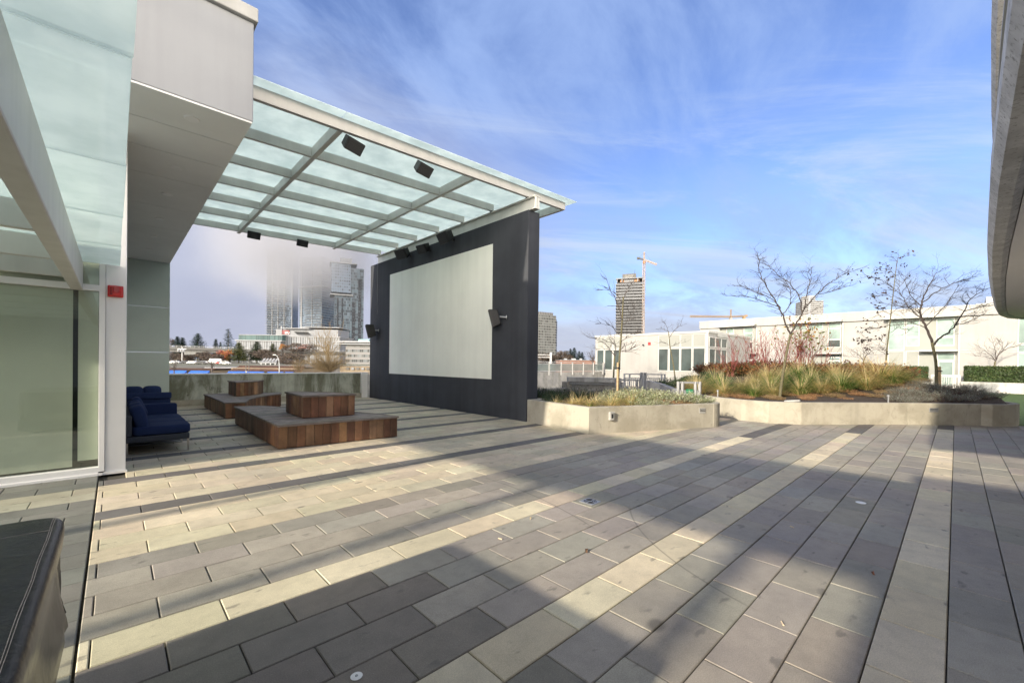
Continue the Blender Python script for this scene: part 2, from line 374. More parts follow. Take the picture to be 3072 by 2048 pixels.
# ================================================================== SETTING
def hgt(x, y):                       # far terrain: a street level below the deck that climbs gently away
    D = math.hypot(x, y); t = min(max((D-60)/150, 0), 1); t = t*t*(3-2*t)
    return -6.+5.2*t+max(0, D-330)*.0011
mb = MB()
rs = [0, 25, 45, 70, 100, 130, 170, 220, 280, 350, 450, 600, 800, 1100, 1600, 2400, 4000]; na = 72
for r in rs:
    for k in range(na):
        a = 2*math.pi*k/na; mb.v.append((r*math.cos(a), r*math.sin(a), hgt(r*math.cos(a), r*math.sin(a))))
for i in range(len(rs)-1):
    for k in range(na):
        mb.f.append((i*na+k, (i+1)*na+k, (i+1)*na+(k+1) % na, i*na+(k+1) % na)); mb.c.append(None)
tag(mb.build('ground', 'ground', smooth=True), kind='structure')
mb = MB().box(-40, -30, -6.3, 60, 18.0, -.035)
tag(mb.build('podium', 'joint'), kind='structure')

# ---- paving: every paver with its own tone, chamfered edges, open joints
rnd = random.Random(5)
ROW, LEN = .3045, .608
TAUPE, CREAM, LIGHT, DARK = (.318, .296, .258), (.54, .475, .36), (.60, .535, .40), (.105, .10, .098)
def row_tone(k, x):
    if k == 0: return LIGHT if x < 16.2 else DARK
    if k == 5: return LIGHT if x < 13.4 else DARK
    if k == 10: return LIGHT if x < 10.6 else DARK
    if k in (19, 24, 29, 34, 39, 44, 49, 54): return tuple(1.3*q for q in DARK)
    if 1 <= k <= 9 and x < 2.0: return tuple(.6*q for q in (.318, .288, .25))          # grill cover's cast shadow painted into the paver tone
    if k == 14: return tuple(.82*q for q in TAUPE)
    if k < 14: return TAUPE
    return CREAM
def paver(mb, x0, x1, y0, y1, c):
    g_, ch, z = .0035, .005, rnd.uniform(-.0015, .0015)
    tx, ty = rnd.uniform(-.0012, .0012), rnd.uniform(-.0012, .0012)
    a = (x0+g_, x1-g_, y0+g_, y1-g_)
    if a[1]-a[0] < .03: return
    def P(x, y, zz): return (x, y, zz+z+tx*(x-x0)+ty*(y-y0))
    o = [P(a[0], a[2], -ch), P(a[1], a[2], -ch), P(a[1], a[3], -ch), P(a[0], a[3], -ch)]
    i = [P(a[0]+ch, a[2]+ch, 0), P(a[1]-ch, a[2]+ch, 0), P(a[1]-ch, a[3]-ch, 0), P(a[0]+ch, a[3]-ch, 0)]
    b = [(p[0], p[1], -.034) for p in o]
    fs = [(4, 5, 6, 7)]+[(k, (k+1) % 4, 4+(k+1) % 4, 4+k) for k in range(4)]+[(8+k, 8+(k+1) % 4, (k+1) % 4, k) for k in range(4)]
    mb.add(o+i+b, fs, c)
mb = MB()
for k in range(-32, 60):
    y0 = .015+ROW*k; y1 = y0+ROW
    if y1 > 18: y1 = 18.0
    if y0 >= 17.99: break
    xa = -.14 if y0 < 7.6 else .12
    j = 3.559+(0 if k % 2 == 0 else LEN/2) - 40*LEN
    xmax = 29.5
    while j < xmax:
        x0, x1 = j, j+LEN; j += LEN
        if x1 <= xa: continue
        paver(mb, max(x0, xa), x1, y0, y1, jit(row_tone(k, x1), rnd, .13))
    if y0 < 8:                                           # bay in front of the glass front, laid with its own joints
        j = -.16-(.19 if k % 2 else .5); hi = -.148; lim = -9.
        ct = (.165, .168, .152) if k not in (10, 22, 23) else (.36, .34, .27)  # grey tone carries this bay's shade; a few rows kept paler
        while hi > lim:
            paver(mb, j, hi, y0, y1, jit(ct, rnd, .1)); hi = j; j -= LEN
tag(mb.build('paving', 'paver'), kind='structure')
# lawn behind the beds
mb = MB().prism([(17, -14), (41, -14), (41.8, 1), (41.8, 16), (25, 12), (19.5, 6)], -.03, .012)
tag(mb.build('lawn', 'lawn'), kind='structure')

# ================================================================== LEFT BUILDING
bl = thing('amenity_building', 'white panel clad building at the left edge, boxy upper storey overhanging a frosted glass front', 'building', (-.6, 8.2, 0))
# overhanging box: front face, panels of the underside, parapet cap
mb = MB().box(-7, 6.55, 4.80, 1.345, 18.15, 6.12); mb.build('upper_storey', 'panel', bl, bevel=.01)
mb = MB().box(-7.1, 6.49, 6.12, 1.385, 18.2, 6.30); mb.build('roof_fascia', 'roofgrey', bl, bevel=.012)
ys = [6.55, 7.42, 8.4, 9.6, 11.47, 13.37, 15.25, 17.1, 18.12]
for a, b in zip(ys[:-1], ys[1:]):
    MB().box(-6, a+.008, 4.776, 1.335, b-.008, 4.799).build('soffit_panel', 'soffit', bl)
for y in (6.99, 8.96, 10.51, 12.47, 14.37, 16.17):
    dl = MB().lathe([(.075, -.012), (.085, -.006), (.085, .004), (.055, .004), (.05, -.004)], 20, at=(.73, y, 4.772)).build('downlight', 'white', bl)
    MB().lathe([(.052, -.002), (.052, .003)], 16, at=(.73, y, 4.768)).build('lens', mat('lamp lens', (.5, .5, .2), .2), dl)
# flank in pale green panels below the box, at the far end
for z0, z1 in ((.33, 1.80), (1.812, 3.28), (3.292, 4.77)):
    MB().box(-.4, 18.06, z0, 1.34, 18.14, z1).build('flank_panel', 'panelgreen', bl, bevel=.004)
MB().box(-.4, 18.085, .0, 1.34, 18.14, .327).build('plinth', 'conc', bl)
MB().box(-6, 8.35, 0, .09, 18.05, 4.76).build('core_wall', 'panel', bl)
# white pilaster and framed glass front
MB().box(-.088, 8.02, .0, .125, 8.34, 4.77).build('pilaster', 'white', bl, bevel=.008)
MB().box(-.105, 7.995, .0, .14, 8.02, .035).build('base_trim', 'white', bl)
fr = MB().box(-.152, 8.0, .05, -.090, 8.12, 4.76).box(-6, 8.0, .03, -.152, 8.12, .115).box(-6, 7.985, 0, -.106, 8.0, .035)
fr.box(-6, 8.0, 2.505, -.152, 8.12, 2.585).box(-6, 8.0, 4.68, -.152, 8.12, 4.76).box(-2.6, 8.0, .115, -2.54, 8.12, 2.505)
wf = fr.build('window_frame', 'white', bl, bevel=.003)
MB().box(-2.53, 8.06, .12, -.155, 8.075, 2.50).build('window_pane', 'clear', wf)
MB().box(-6, 8.06, .12, -2.61, 8.075, 2.50).build('window_pane', 'clear', wf)
MB().box(-6, 8.06, 2.59, -.155, 8.075, 4.675).build('window_pane', 'clear', wf)
MB().box(-.352, 8.11, .21, -.158, 8.12, 2.50).build('blind', 'blind', wf)
MB().box(-2.5, 8.11, .14, -.402, 8.12, 2.50).build('blind', 'blind', wf)
MB().box(-6, 8.12, 2.6, -.158, 8.13, 4.67).build('upper_blind', mat('cream panel', (.56, .56, .47), .7, nz=(.7, .05)), wf)
MB().box(-6, 8.31, .0, -.09, 8.34, 4.7).build('back_wall', 'dark', bl)
# glass canopy over the entrance
mb = MB().box(-.425, -.3, 2.50, -.305, 8.0, 2.872).box(-2.9, -.3, 2.50, -2.78, 8.0, 2.872)
cb = mb.build('canopy_beam', 'whitebeam', bl, bevel=.012)
for y in (-.2, 1.05, 2.43, 3.82, 5.24, 6.62, 7.94):
    MB().box(-2.78, y-.035, 2.64, -.425, y+.035, 2.872).build('purlin', 'whitebeam', bl, bevel=.008)
yy = [-.33, 1.05, 2.43, 3.82, 5.24, 6.62, 8.0]
for i, (a, b) in enumerate(zip(yy[:-1], yy[1:])):
    MB().box(-3.2, a+.006, 2.876, .05+.004*(i % 2), b-.006, 2.894).build('canopy_glass', 'entry', bl)
al = thing('fire_alarm', 'red fire alarm horn strobe mounted on the white pilaster left of the sofas', 'fire alarm', (.0, 8.02, 2.52))
MB().box(-.07, 7.985, 2.44, .09, 8.019, 2.60).build('back_box', 'red', al, bevel=.012)
MB().box(-.055, 7.955, 2.455, .075, 7.986, 2.585).build('housing', 'red', al, bevel=.014)
MB().box(-.012, 7.945, 2.50, .05, 7.956, 2.58).build('strobe', mat('red lens', (.35, .01, .012), .12, coat=1.), al, bevel=.004)
mb = MB()
for k in range(5): mb.box(-.046, 7.952, 2.47+k*.02, -.022, 7.9555, 2.478+k*.02)
mb.build('horn_grille', 'dark', al)

# ================================================================== PARAPET
pw = thing('parapet_wall', 'stained concrete parapet wall with a white cap behind the wooden seats', 'wall', (4.7, 18.2, 0))
MB().box(1.345, 18.1, -.03, 8.16, 18.34, 1.055).build('wall_body', 'concmoss', pw)
MB().box(1.345, 17.94, -.03, 8.16, 18.098, .2).build('kerb', 'conc', pw, bevel=.01)
MB().box(1.345, 18.07, 1.057, 8.3, 18.37, 1.10).build('cap', 'white', pw, bevel=.006)
MB().box(7.9, 17.9, -.03, 8.16, 18.09, 1.054).build('end_pier', 'white', pw, bevel=.01)

# ================================================================== SCREEN WALL + CANOPY
sw = thing('screen_wall', 'tall charcoal wall carrying a big white outdoor film screen', 'screen wall', (8.38, 12.9, 0))
MB().box(8.16, 8.03, -.03, 8.60, 17.72, 5.77).build('wall_body', 'charcoal', sw, bevel=.012)
mb = MB().box(8.148, 9.5, 1.105, 8.159, 15.9, 5.125); mb.build('screen', 'screen', sw, bevel=.002)
mb = MB().tube([(8.15, 17.0, 5.77), (8.145, 17.02, 5.3), (8.15, 17.03, 4.2), (8.15, 17.03, 3.6)], .006, 5); mb.build('cable', mat('grey cable', (.25, .25, .26), .6), sw)
cp = thing('glass_canopy', 'frosted glass roof on white steel beams reaching over the terrace to the film screen', 'canopy', (5.5, 12.6, 5.77))
def zb(x): return 5.905+.0285*x          # underside of the steel, gently climbing
def sbeam(mb, x0, x1, y, w, h, dz=0.):
    vs = []
    for x in (x0, x1):
        for yy_, zz in ((y-w/2, 0), (y+w/2, 0), (y+w/2, h), (y-w/2, h)): vs.append((x, yy_, zb(x)+zz+dz))
    mb.add(vs, [(3, 2, 1, 0), (4, 5, 6, 7), (0, 1, 5, 4), (1, 2, 6, 5), (2, 3, 7, 6), (3, 0, 4, 7)])
LONG = [9.66, 11.12, 12.59, 14.06, 15.5, 17.02]
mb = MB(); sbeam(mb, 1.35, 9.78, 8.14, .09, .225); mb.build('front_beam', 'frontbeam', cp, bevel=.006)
XB = [1.36, 3.13, 6.40, 8.30, 9.72]
for y in LONG:
    for a, b in zip(XB[:-1], XB[1:]):
        if b > 9: continue
        mb = MB(); sbeam(mb, a+.05, b-(.05 if b < 8 else .02), y, .075, .20, .004); mb.build('purlin', 'whitebeam', cp, bevel=.005)
for x in (3.13, 6.40, 9.74):
    z = zb(x); mb = MB().box(x-.048, 8.186, z, x+.048, 17.3 if x < 9 else 9.2, z+.215); mb.build('cross_beam', 'whitebeam', cp, bevel=.006)
# I-beam on the wall head
mb = MB().box(8.285, 7.86, 5.785, 8.315, 17.28, 6.10).box(8.2, 7.83, 6.102, 8.40, 17.3, 6.124).box(8.2, 7.83, 5.772, 8.40, 17.3, 5.786)
mb.box(8.215, 7.845, 5.787, 8.284, 7.86, 6.10).box(8.316, 7.845, 5.787, 8.385, 7.86, 6.10)
mb.build('wall_beam', 'whitebeam', cp)
for y in LONG+[8.14]: MB().box(8.19, y-.05, 6.126, 8.3, y+.05, 6.142).build('bearing_pad', 'black', cp)
XG = [1.36, 3.13, 6.40, 10.05]; YG = [7.86, 9.66, 11.12, 12.59, 14.06, 15.5, 17.3]
for a, b in zip(XG[:-1], XG[1:]):
    for c, d_ in zip(YG[:-1], YG[1:]):
        if a > 6 and c > 9.5: b = 8.75
        x0, x1, y0, y1 = a+.008, b-.008, c+.008, d_-.008; h = .232
        vs = [(x, y, zb(x)+h+t) for t in (0, .016) for x, y in ((x0, y0), (x1, y0), (x1, y1), (x0, y1))]
        MB().add(vs, [(3, 2, 1, 0), (4, 5, 6, 7), (0, 1, 5, 4), (1, 2, 6, 5), (2, 3, 7, 6), (3, 0, 4, 7)]).build('glass_pane', 'canopy', cp)

# ---- loudspeakers
def speaker(loc, aim, w, h, dpt, label, roll=0., bracket=None):
    """trapezoid cabinet: wide meshed front, narrow back; aim = direction of the front"""
    t = thing('loudspeaker', label, 'speaker', loc, group='outdoor cinema loudspeakers')
    f = Vector(aim).normalized(); r = f.cross(Vector((0, 0, 1))).normalized(); u = r.cross(f)
    if roll: r, u = r*math.cos(roll)+u*math.sin(roll), u*math.cos(roll)-r*math.sin(roll)
    def q(a, b, c): return r*a+u*b+f*c
    vs = [q(sx*w/2*s_, sy*h/2*s2, c) for c, s_, s2 in ((-dpt*.5, .62, .8), (dpt*.28, 1, 1), (dpt*.45, 1, 1)) for sx, sy in ((-1, -1), (1, -1), (1, 1), (-1, 1))]
    fs = [(3, 2, 1, 0), (8, 9, 10, 11)]+[(b+i, b+(i+1) % 4, b+4+(i+1) % 4, b+4+i) for b in (0, 4) for i in range(4)]
    MB().add(vs, fs).build('cabinet', 'black', t, bevel=.018, local=True)
    vs = [q(sx*w*.46, sy*h*.46, c) for c in (dpt*.452, dpt*.475) for sx, sy in ((-1, -1), (1, -1), (1, 1), (-1, 1))]
    MB().add(vs, [(3, 2, 1, 0), (4, 5, 6, 7)]+[(i, (i+1) % 4, 4+(i+1) % 4, 4+i) for i in range(4)]).build('grille', 'grille', t, bevel=.01, local=True)
    if bracket:
        b = Vector(bracket)-Vector(loc); back = q(0, 0, -dpt*.45)
        MB().tube([back, back*.5+b*.5, b], .028, 8).tube([b*.93, b], .06, 10).build('bracket', 'galv' if h > w else 'black', t, local=True)
    return t
speaker((7.85, 14.31, 5.66), (-.8, -.15, -.45), .56, .36, .36, 'wide black loudspeaker above the film screen, farthest of the three in the row', 0, (8.16, 14.31, 5.62))
speaker((7.90, 12.92, 5.60), (-.8, -.1, -.45), .46, .30, .34, 'smaller black loudspeaker in the middle of the three above the film screen', 0, (8.16, 12.92, 5.56))
speaker((7.85, 11.50, 5.68), (-.8, .05, -.45), .56, .36, .36, 'wide black loudspeaker above the film screen, nearest of the three in the row', 0, (8.16, 11.5, 5.64))
speaker((7.93, 9.12, 2.88), (-.75, .75, -.28), .27, .52, .28, 'upright black loudspeaker on the dark wall right of the film screen', 0, (8.16, 8.85, 2.9))
speaker((7.88, 17.05, 2.88), (-.9, .3, -.22), .30, .58, .34, 'upright black loudspeaker on the dark wall left of the film screen', 0, (8.16, 16.85, 2.9))
for x, y, a, lb in ((3.44, 8.42, (.30, -.85, -.75), 'black loudspeaker under the canopy front beam nearest the white building'),
                    (5.06, 8.42, (.22, -.85, -.75), 'black loudspeaker under the canopy front beam nearer the film screen'),
                    (3.49, 16.9, (.05, -.8, -.30), 'black loudspeaker hanging under the far canopy edge, left of the pair'),
                    (5.06, 16.9, (.05, -.8, -.30), 'black loudspeaker hanging under the far canopy edge, right of the pair')):
    z = zb(x)-.02
    s_ = speaker((x, y-.05, z-.05), a, .40, .25, .28, lb, 0, (x, y, z+.02))

# ================================================================== WOODEN SEATS
def boards(mb, poly, z0, z1, rnd, w=.145, dark=0.):
    """vertical boards round a closed outline, each with its own tone"""
    n = len(poly)
    tones = [(.16, .073, .038), (.19, .092, .046), (.135, .062, .034), (.21, .112, .058), (.15, .07, .037), (.235, .135, .075), (.17, .08, .042)]
    for i in range(n):
        a, b = Vector((*poly[i], 0)), Vector((*poly[(i+1) % n], 0)); L = (b-a).length; t = (b-a)/L
        k = max(1, round(L/w)); nn = Vector((t.y, -t.x, 0))
        for j in range(k):
            p = a+t*(L*(j+.5)/k)+nn*.0
            m = Matrix((t, -nn, Vector((0, 0, 1)))).transposed().to_4x4(); m.translation = (p.x-nn.x*.012, p.y-nn.y*.012, (z0+z1)/2)
            mb.boxm(m, L/k-.007, .024, z1-z0, jit(rnd.choice(tones), rnd, .2))
def inset(poly, d_):
    c = Vector((sum(p[0] for p in poly)/len(poly), sum(p[1] for p in poly)/len(poly)))
    return [tuple(c+(Vector(p)-c)*(1-d_/(Vector(p)-c).length)) for p in poly]
def planktop(mb, poly, z0, z1, rnd, w=.095, ang=0.):
    """decking boards running along x, each clipped to the outline"""
    ys = [p[1] for p in poly]; y = min(ys)
    while y < max(ys)-.01:
        y2 = min(y+w-.011, max(ys)); xs = []
        for yy_ in (y+.001, y2-.001):
            c = []
            for i in range(len(poly)):
                (xa, ya), (xb, yb) = poly[i], poly[(i+1) % len(poly)]
                if (ya-yy_)*(yb-yy_) < 0: c.append(xa+(xb-xa)*(yy_-ya)/(yb-ya))
            xs.append(sorted(c))
        if len(xs[0]) >= 2 and len(xs[1]) >= 2:
            c = jit((.24, .205, .175), rnd, .24); a, b = xs
            mb.prism([(a[0], y), (a[-1], y), (b[-1], y2), (b[0], y2)], z0, z1, c)
        y += w
def seat(label, base, upper, loc, seed):
    rnd = random.Random(seed); t = thing('wooden_seat_platform', label, 'bench', loc, group='two tier wooden seats facing the film screen')
    for nm, poly, z0, z1 in (('lower_tier', base, .015, .405), ('upper_tier', upper, .447, .86)):
        mb = MB(); boards(mb, poly, z0, z1, rnd, .145 if nm[0] == 'l' else .14); s_ = mb.build(nm, 'wood', t, bevel=.004, seg=1)
        MB().prism(inset(poly, .05), z0-.01, z1-.002).build('core', 'dark', s_)
        big = inset(poly, -.02); mb = MB(); planktop(mb, big, z1+.004, z1+.030, rnd); mb.build('deck_boards', 'deckwood', t)
        mb = MB()
        for i in range(len(big)):
            a, b = big[i], big[(i+1) % len(big)]; mb.bar((a[0], a[1], z1+.019), (b[0], b[1], z1+.019), .03, .036, jit((.17, .14, .12), rnd, .15))
        mb.build('edge_trim', 'deckwood', t)
    return t
seat('nearer low wooden seat platform with a raised box near its back, warm brown boards', [(2.13, 8.27), (4.37, 8.13), (4.22, 8.75), (3.93, 9.6), (3.5, 10.6), (2.98, 11.6), (2.72, 12.12), (2.18, 12.25)],
     [(2.74, 8.95), (3.76, 8.86), (3.62, 9.3), (3.35, 9.85), (3.0, 10.2), (2.78, 10.24)], (3.1, 9.9, 0), 3)
seat('farther curved wooden seat platform standing by the stained parapet wall', [(2.18, 13.5), (2.62, 13.38), (2.86, 14.2), (3.2, 14.95), (3.65, 15.55), (4.2, 16.04), (4.3, 16.65), (3.4, 17.1), (2.18, 17.14)],
     [(2.79, 15.52), (3.15, 15.72), (3.48, 16.05), (3.76, 16.5), (3.3, 16.62), (2.76, 16.6)], (3.1, 15.5, 0), 4)

# ================================================================== SOFAS
def cushion(mb, cx, cy, cz, sx, sy, sz, puff=.3, rx=0., n=9):
    """soft block: superellipsoid"""
    m = Matrix.Translation((cx, cy, cz)) @ Matrix.Rotation(rx, 4, 'Y')
    e = puff
    def sp(v, e_): return math.copysign(abs(v)**e_, v)
    vs = []; nu, nv = 28, 14
    for j in range(nv+1):
        ph = -math.pi/2+math.pi*j/nv
        for i in range(nu):
            th = 2*math.pi*i/nu
            vs.append(m @ Vector((sx/2*sp(math.cos(ph), e)*sp(math.cos(th), e), sy/2*sp(math.cos(ph), e)*sp(math.sin(th), e), sz/2*sp(math.sin(ph), e))))
    fs = [(j*nu+i, j*nu+(i+1) % nu, (j+1)*nu+(i+1) % nu, (j+1)*nu+i) for j in range(nv) for i in range(nu)]
    mb.add(vs, fs)
def sofa(label, y0, arm_y, y1, pill):
    t = thing('outdoor_sofa', label, 'sofa', (.55, (y0+y1)/2, 0), group='navy outdoor sofas by the glass front')
    MB().box(.14, y0, .215, .965, y1, .315).build('seat_base', 'rattan', t, bevel=.015)
    MB().box(.135, y0, .32, .215, y1, .665).build('back_frame', 'rattan', t, bevel=.02)
    n = max(1, round((y1-y0-.1)/.68)); w = (y1-y0-.1)/n
    for i in range(n):
        mb = MB(); cushion(mb, .60, y0+w*(i+.5), .395, .77, w-.006, .155, .22); mb.build('seat_cushion', 'navy', t, smooth=True)
        mb = MB(); cushion(mb, .315, y0+w*(i+.5)+.01, .60, .20, w-.05, .42, .42, R(-14)); mb.build('back_cushion', 'navy', t, smooth=True)
    mb = MB(); cushion(mb, .565, arm_y, .50, .79, .13, .37, .16); mb.build('armrest', 'navy', t, smooth=True)
    for i in range(pill):
        mb = MB(); cushion(mb, .36+.06*i, arm_y-.28-.45*i, .66, .16, .44, .40, .5, R(-22)); mb.build('throw_cushion', 'navy', t, smooth=True)
    for yy_ in (y0+.05, (y0+y1)/2, y1-.06):
        MB().bar((.15, yy_, .012), (.955, yy_, .012), .03, .02).bar((.95, yy_, .0), (.95, yy_, .215), .03, .022, up=(0, 1, 0)).bar((.155, yy_, .0), (.155, yy_, .215), .03, .022, up=(0, 1, 0)).build('sled_leg', 'chrome', t)
    return t
sofa('nearer navy blue outdoor sofa on chrome sled legs with its open end to the front', 9.2, 11.2, 11.27, 1)
sofa('farther navy blue outdoor sofa with an armrest at its near end, behind the first sofa', 12.5, 12.57, 14.6, 0)
o = bpy.data.objects['outdoor_sofa.001']
mb = MB(); mb.box(.10, 12.46, .68, .97, 12.56, .83); mb.build('arm_rail', 'navy', o, bevel=.03)
for k in range(2):
    mb = MB(); cushion(mb, .32+.32*k, 12.75+.05*k, .83, .34, .2, .28, .6); mb.build('throw_cushion', 'navy', o, smooth=True)

# ================================================================== PLANTERS
def arc(cx, cy, r, a0, a1, n): return [(cx+r*math.cos(R(a0+(a1-a0)*i/n)), cy+r*math.sin(R(a0+(a1-a0)*i/n))) for i in range(n+1)]
def offs(poly, d_):
    """inward offset of a CCW outline"""
    out = []; n = len(poly)
    for i in range(n):
        a, b, c = Vector(poly[i-1]), Vector(poly[i]), Vector(poly[(i+1) % n])
        t1, t2 = (b-a).normalized(), (c-b).normalized(); n1, n2 = Vector((-t1.y, t1.x)), Vector((-t2.y, t2.x))
        m_ = (n1+n2); m_ = m_.normalized() if m_.length > .05 else n1
        out.append(tuple(b+m_*(d_/max(.35, m_.dot(n1)))))
    return out
def ring(mb, poly, d_, z0, z1, ch=.012):
    a, b = poly, offs(poly, d_); a2, b2 = offs(poly, ch), offs(poly, d_-ch); n = len(poly)
    L = [[(x, y, z0) for x, y in a], [(x, y, z1-ch) for x, y in a], [(x, y, z1) for x, y in a2], [(x, y, z1) for x, y in b2], [(x, y, z1-ch) for x, y in b], [(x, y, z0) for x, y in b]]
    vs = sum(L, [])
    mb.add(vs, [(k*n+i, k*n+(i+1) % n, (k+1)*n+(i+1) % n, (k+1)*n+i) for k in range(5) for i in range(n)])
P1 = [(8.164, 8.0), (7.83, 5.71)]+[(11.25, 4.30)]+arc(11.46, 4.78, .53, -112, 0, 26)+[(12.2, 5.6), (12.55, 6.6), (12.9, 8.0), (13.2, 9.6), (13.4, 11.0), (8.63, 11.0), (8.63, 8.0)]
P2 = [(13.28, 3.58), (13.71, 2.90), (16.17, .93), (17.6, -.50)]+arc(18.9, .35, 1.62, -139, -20, 30)+[(21.2, .6), (22.6, 1.4), (26.5, 1.2), (27.2, 3), (27, 7.0), (26, 9.9), (21.5, 10.0), (17.6, 9.3), (16.0, 8.4), (15.2, 7.2), (14.3, 6.0), (13.62, 5.1), (13.3, 4.3)]
def mound(x, y):
    t = min(max((x-15.8-.25*abs(y-4))/6, 0), 1); return .53+.62*t*t*(3-2*t)+.03*noise.noise((x*1.3, y*1.3, 0))
b1 = thing('raised_planter', 'weathered concrete planter with a rounded end beside the film screen wall', 'planter', (10, 6, 0))
mb = MB(); ring(mb, P1, .17, -.03, .61); mb.build('planter_wall', 'conc', b1)
MB().prism(offs(P1, .16), .2, .53, bot=False).build('soil', 'soil', b1)
b2 = thing('raised_planter', 'long curved concrete planter holding the ornamental grasses and red stemmed shrubs', 'planter', (19, 3, 0))
mb = MB(); ring(mb, P2, .17, -.03, .605); mb.build('planter_wall', 'conc', b2)
mb = MB(); pi_ = offs(P2, .16)
def inside(p, poly):
    c = False; n = len(poly)
    for i in range(n):
        (x1, y1), (x2, y2) = poly[i], poly[i-1]
        if (y1 > p[1]) != (y2 > p[1]) and p[0] < (x2-x1)*(p[1]-y1)/(y2-y1)+x1: c = not c
    return c
cx0, cy0 = 20.5, 4.2
rings_ = [1, .97, .9, .8, .65, .5, .35, .2, .08]
for f in rings_:
    for x, y in pi_:
        xx, yy_ = cx0+(x-cx0)*f, cy0+(y-cy0)*f; mb.v.append((xx, yy_, .5 if f == 1 else mound(xx, yy_)))
n = len(pi_)
for k in range(len(rings_)-1):
    for i in range(n): mb.f.append((k*n+i, k*n+(i+1) % n, (k+1)*n+(i+1) % n, (k+1)*n+i)); mb.c.append(None)
mb.f.append(tuple(range((len(rings_)-1)*n, len(rings_)*n))); mb.c.append(None)
mb.build('soil', 'soil', b2, smooth=True)
# fittings on the planters
def onface(a, b, t): a, b = Vector(a), Vector(b); p = a+(b-a)*t; d_ = (b-a).normalized(); return p, d_, Vector((d_.y, -d_.x))
def fit(label, name, cat, seg, t, z, w, h, kind):
    p, d_, nn = onface(*seg, t); o = thing(name, label, cat, (p.x, p.y, z))
    m = Matrix(((d_.x, nn.x, 0, 0), (d_.y, nn.y, 0, 0), (0, 0, 1, 0), (0, 0, 0, 1)))
    def B(nm, cx, cz, sx, sz, y0, y1, mt, bv=.004):
        mm = m @ Matrix.Translation((cx, (y0+y1)/2, cz)); MB().boxm(mm, sx, y1-y0, sz).build(nm, mt, o, bevel=bv, local=True)
    if kind == 'outlet':
        B('cover', 0, 0, w, h, .0, .075, 'roofgrey', .012); B('flap', 0, 0, w*.36, h*.5, .075, .084, 'dark', .002); B('hood', 0, h*.42, w*.9, .02, .07, .1, 'roofgrey')
    else:
        B('faceplate', 0, 0, w, h, .0, .012, 'galv' if kind == 'lit' else 'roofgrey', .003); B('louvre', 0, -.01, w*.86, .012, .012, .024, 'dark', .001); B('louvre', 0, .03, w*.86, .012, .012, .024, 'dark', .001)
fit('grey weatherproof outlet box on the planter by the film screen', 'outlet_box', 'outlet', (P1[1], P1[2]), .155, .40, .12, .19, 'outlet')
fit('dark step light near the rounded end of the planter by the film screen', 'step_light', 'light', (P1[1], P1[2]), .90, .44, .20, .13, 'step')
fit('pale step light set in the long curved planter of grasses', 'step_light', 'light', (P2[2], P2[3]), .36, .42, .25, .11, 'lit')

# ================================================================== PLANTS
def blade(mb, p, dirv, L, w, bend, c, rnd, seg=4):
    """one grass blade, arching over"""
    h = Vector((dirv.x, dirv.y, 0)); h = h.normalized() if h.length > 1e-4 else Vector((1, 0, 0)); sd_ = Vector((-h.y, h.x, 0))*w*.5
    pt = Vector(p); t = dirv.normalized(); vs = []; st = L/seg
    for i in range(seg+1):
        f = 1-i/seg*.85; vs += [pt-sd_*f, pt+sd_*f]; pt = pt+t*st; t = (t+h*bend*.35+Vector((0, 0, -bend*.5))).normalized()
    n = len(mb.v); mb.v += [tuple(v) for v in vs]
    for i in range(seg): mb.f.append((n+2*i, n+2*i+1, n+2*i+3, n+2*i+2)); mb.c.append(jit(c if i < seg-1 else tuple(q*1.1 for q in c), rnd, .05))
GREEN, STRAW, OLIVE = (.10, .20, .035), (.62, .47, .21), (.25, .29, .08)
def tussock_mesh(seed, r, h, n, mixf, w=.009):
    rnd = random.Random(seed); mb = MB()
    for _ in range(n):
        a = rnd.uniform(0, 2*math.pi); q_ = rnd.random()**.6; p = (math.cos(a)*r*.28*q_, math.sin(a)*r*.28*q_, -.03)
        lean = .2+q_*rnd.uniform(.5, 1.25); d_ = Vector((math.cos(a)*lean, math.sin(a)*lean, 1))
        u = rnd.random(); c = STRAW if u < mixf else (OLIVE if u < mixf+.22 else GREEN)
        if math.sin(a+seed) > .55 and rnd.random() < .3: c = STRAW
        blade(mb, p, d_, rnd.uniform(.65, 1.15)*math.hypot(r, h)*.9, w, rnd.uniform(.35, .9), c, rnd)
    for _ in range(int(n*.05)):                                      # seed heads standing above
        a = rnd.uniform(0, 2*math.pi); blade(mb, (0, 0, 0), Vector((math.cos(a)*.45, math.sin(a)*.45, 1)), h*rnd.uniform(1.25, 1.6), w*.8, .15, (.56, .46, .26), rnd)
    return mb.mesh('grass_tussock', 'leaf')
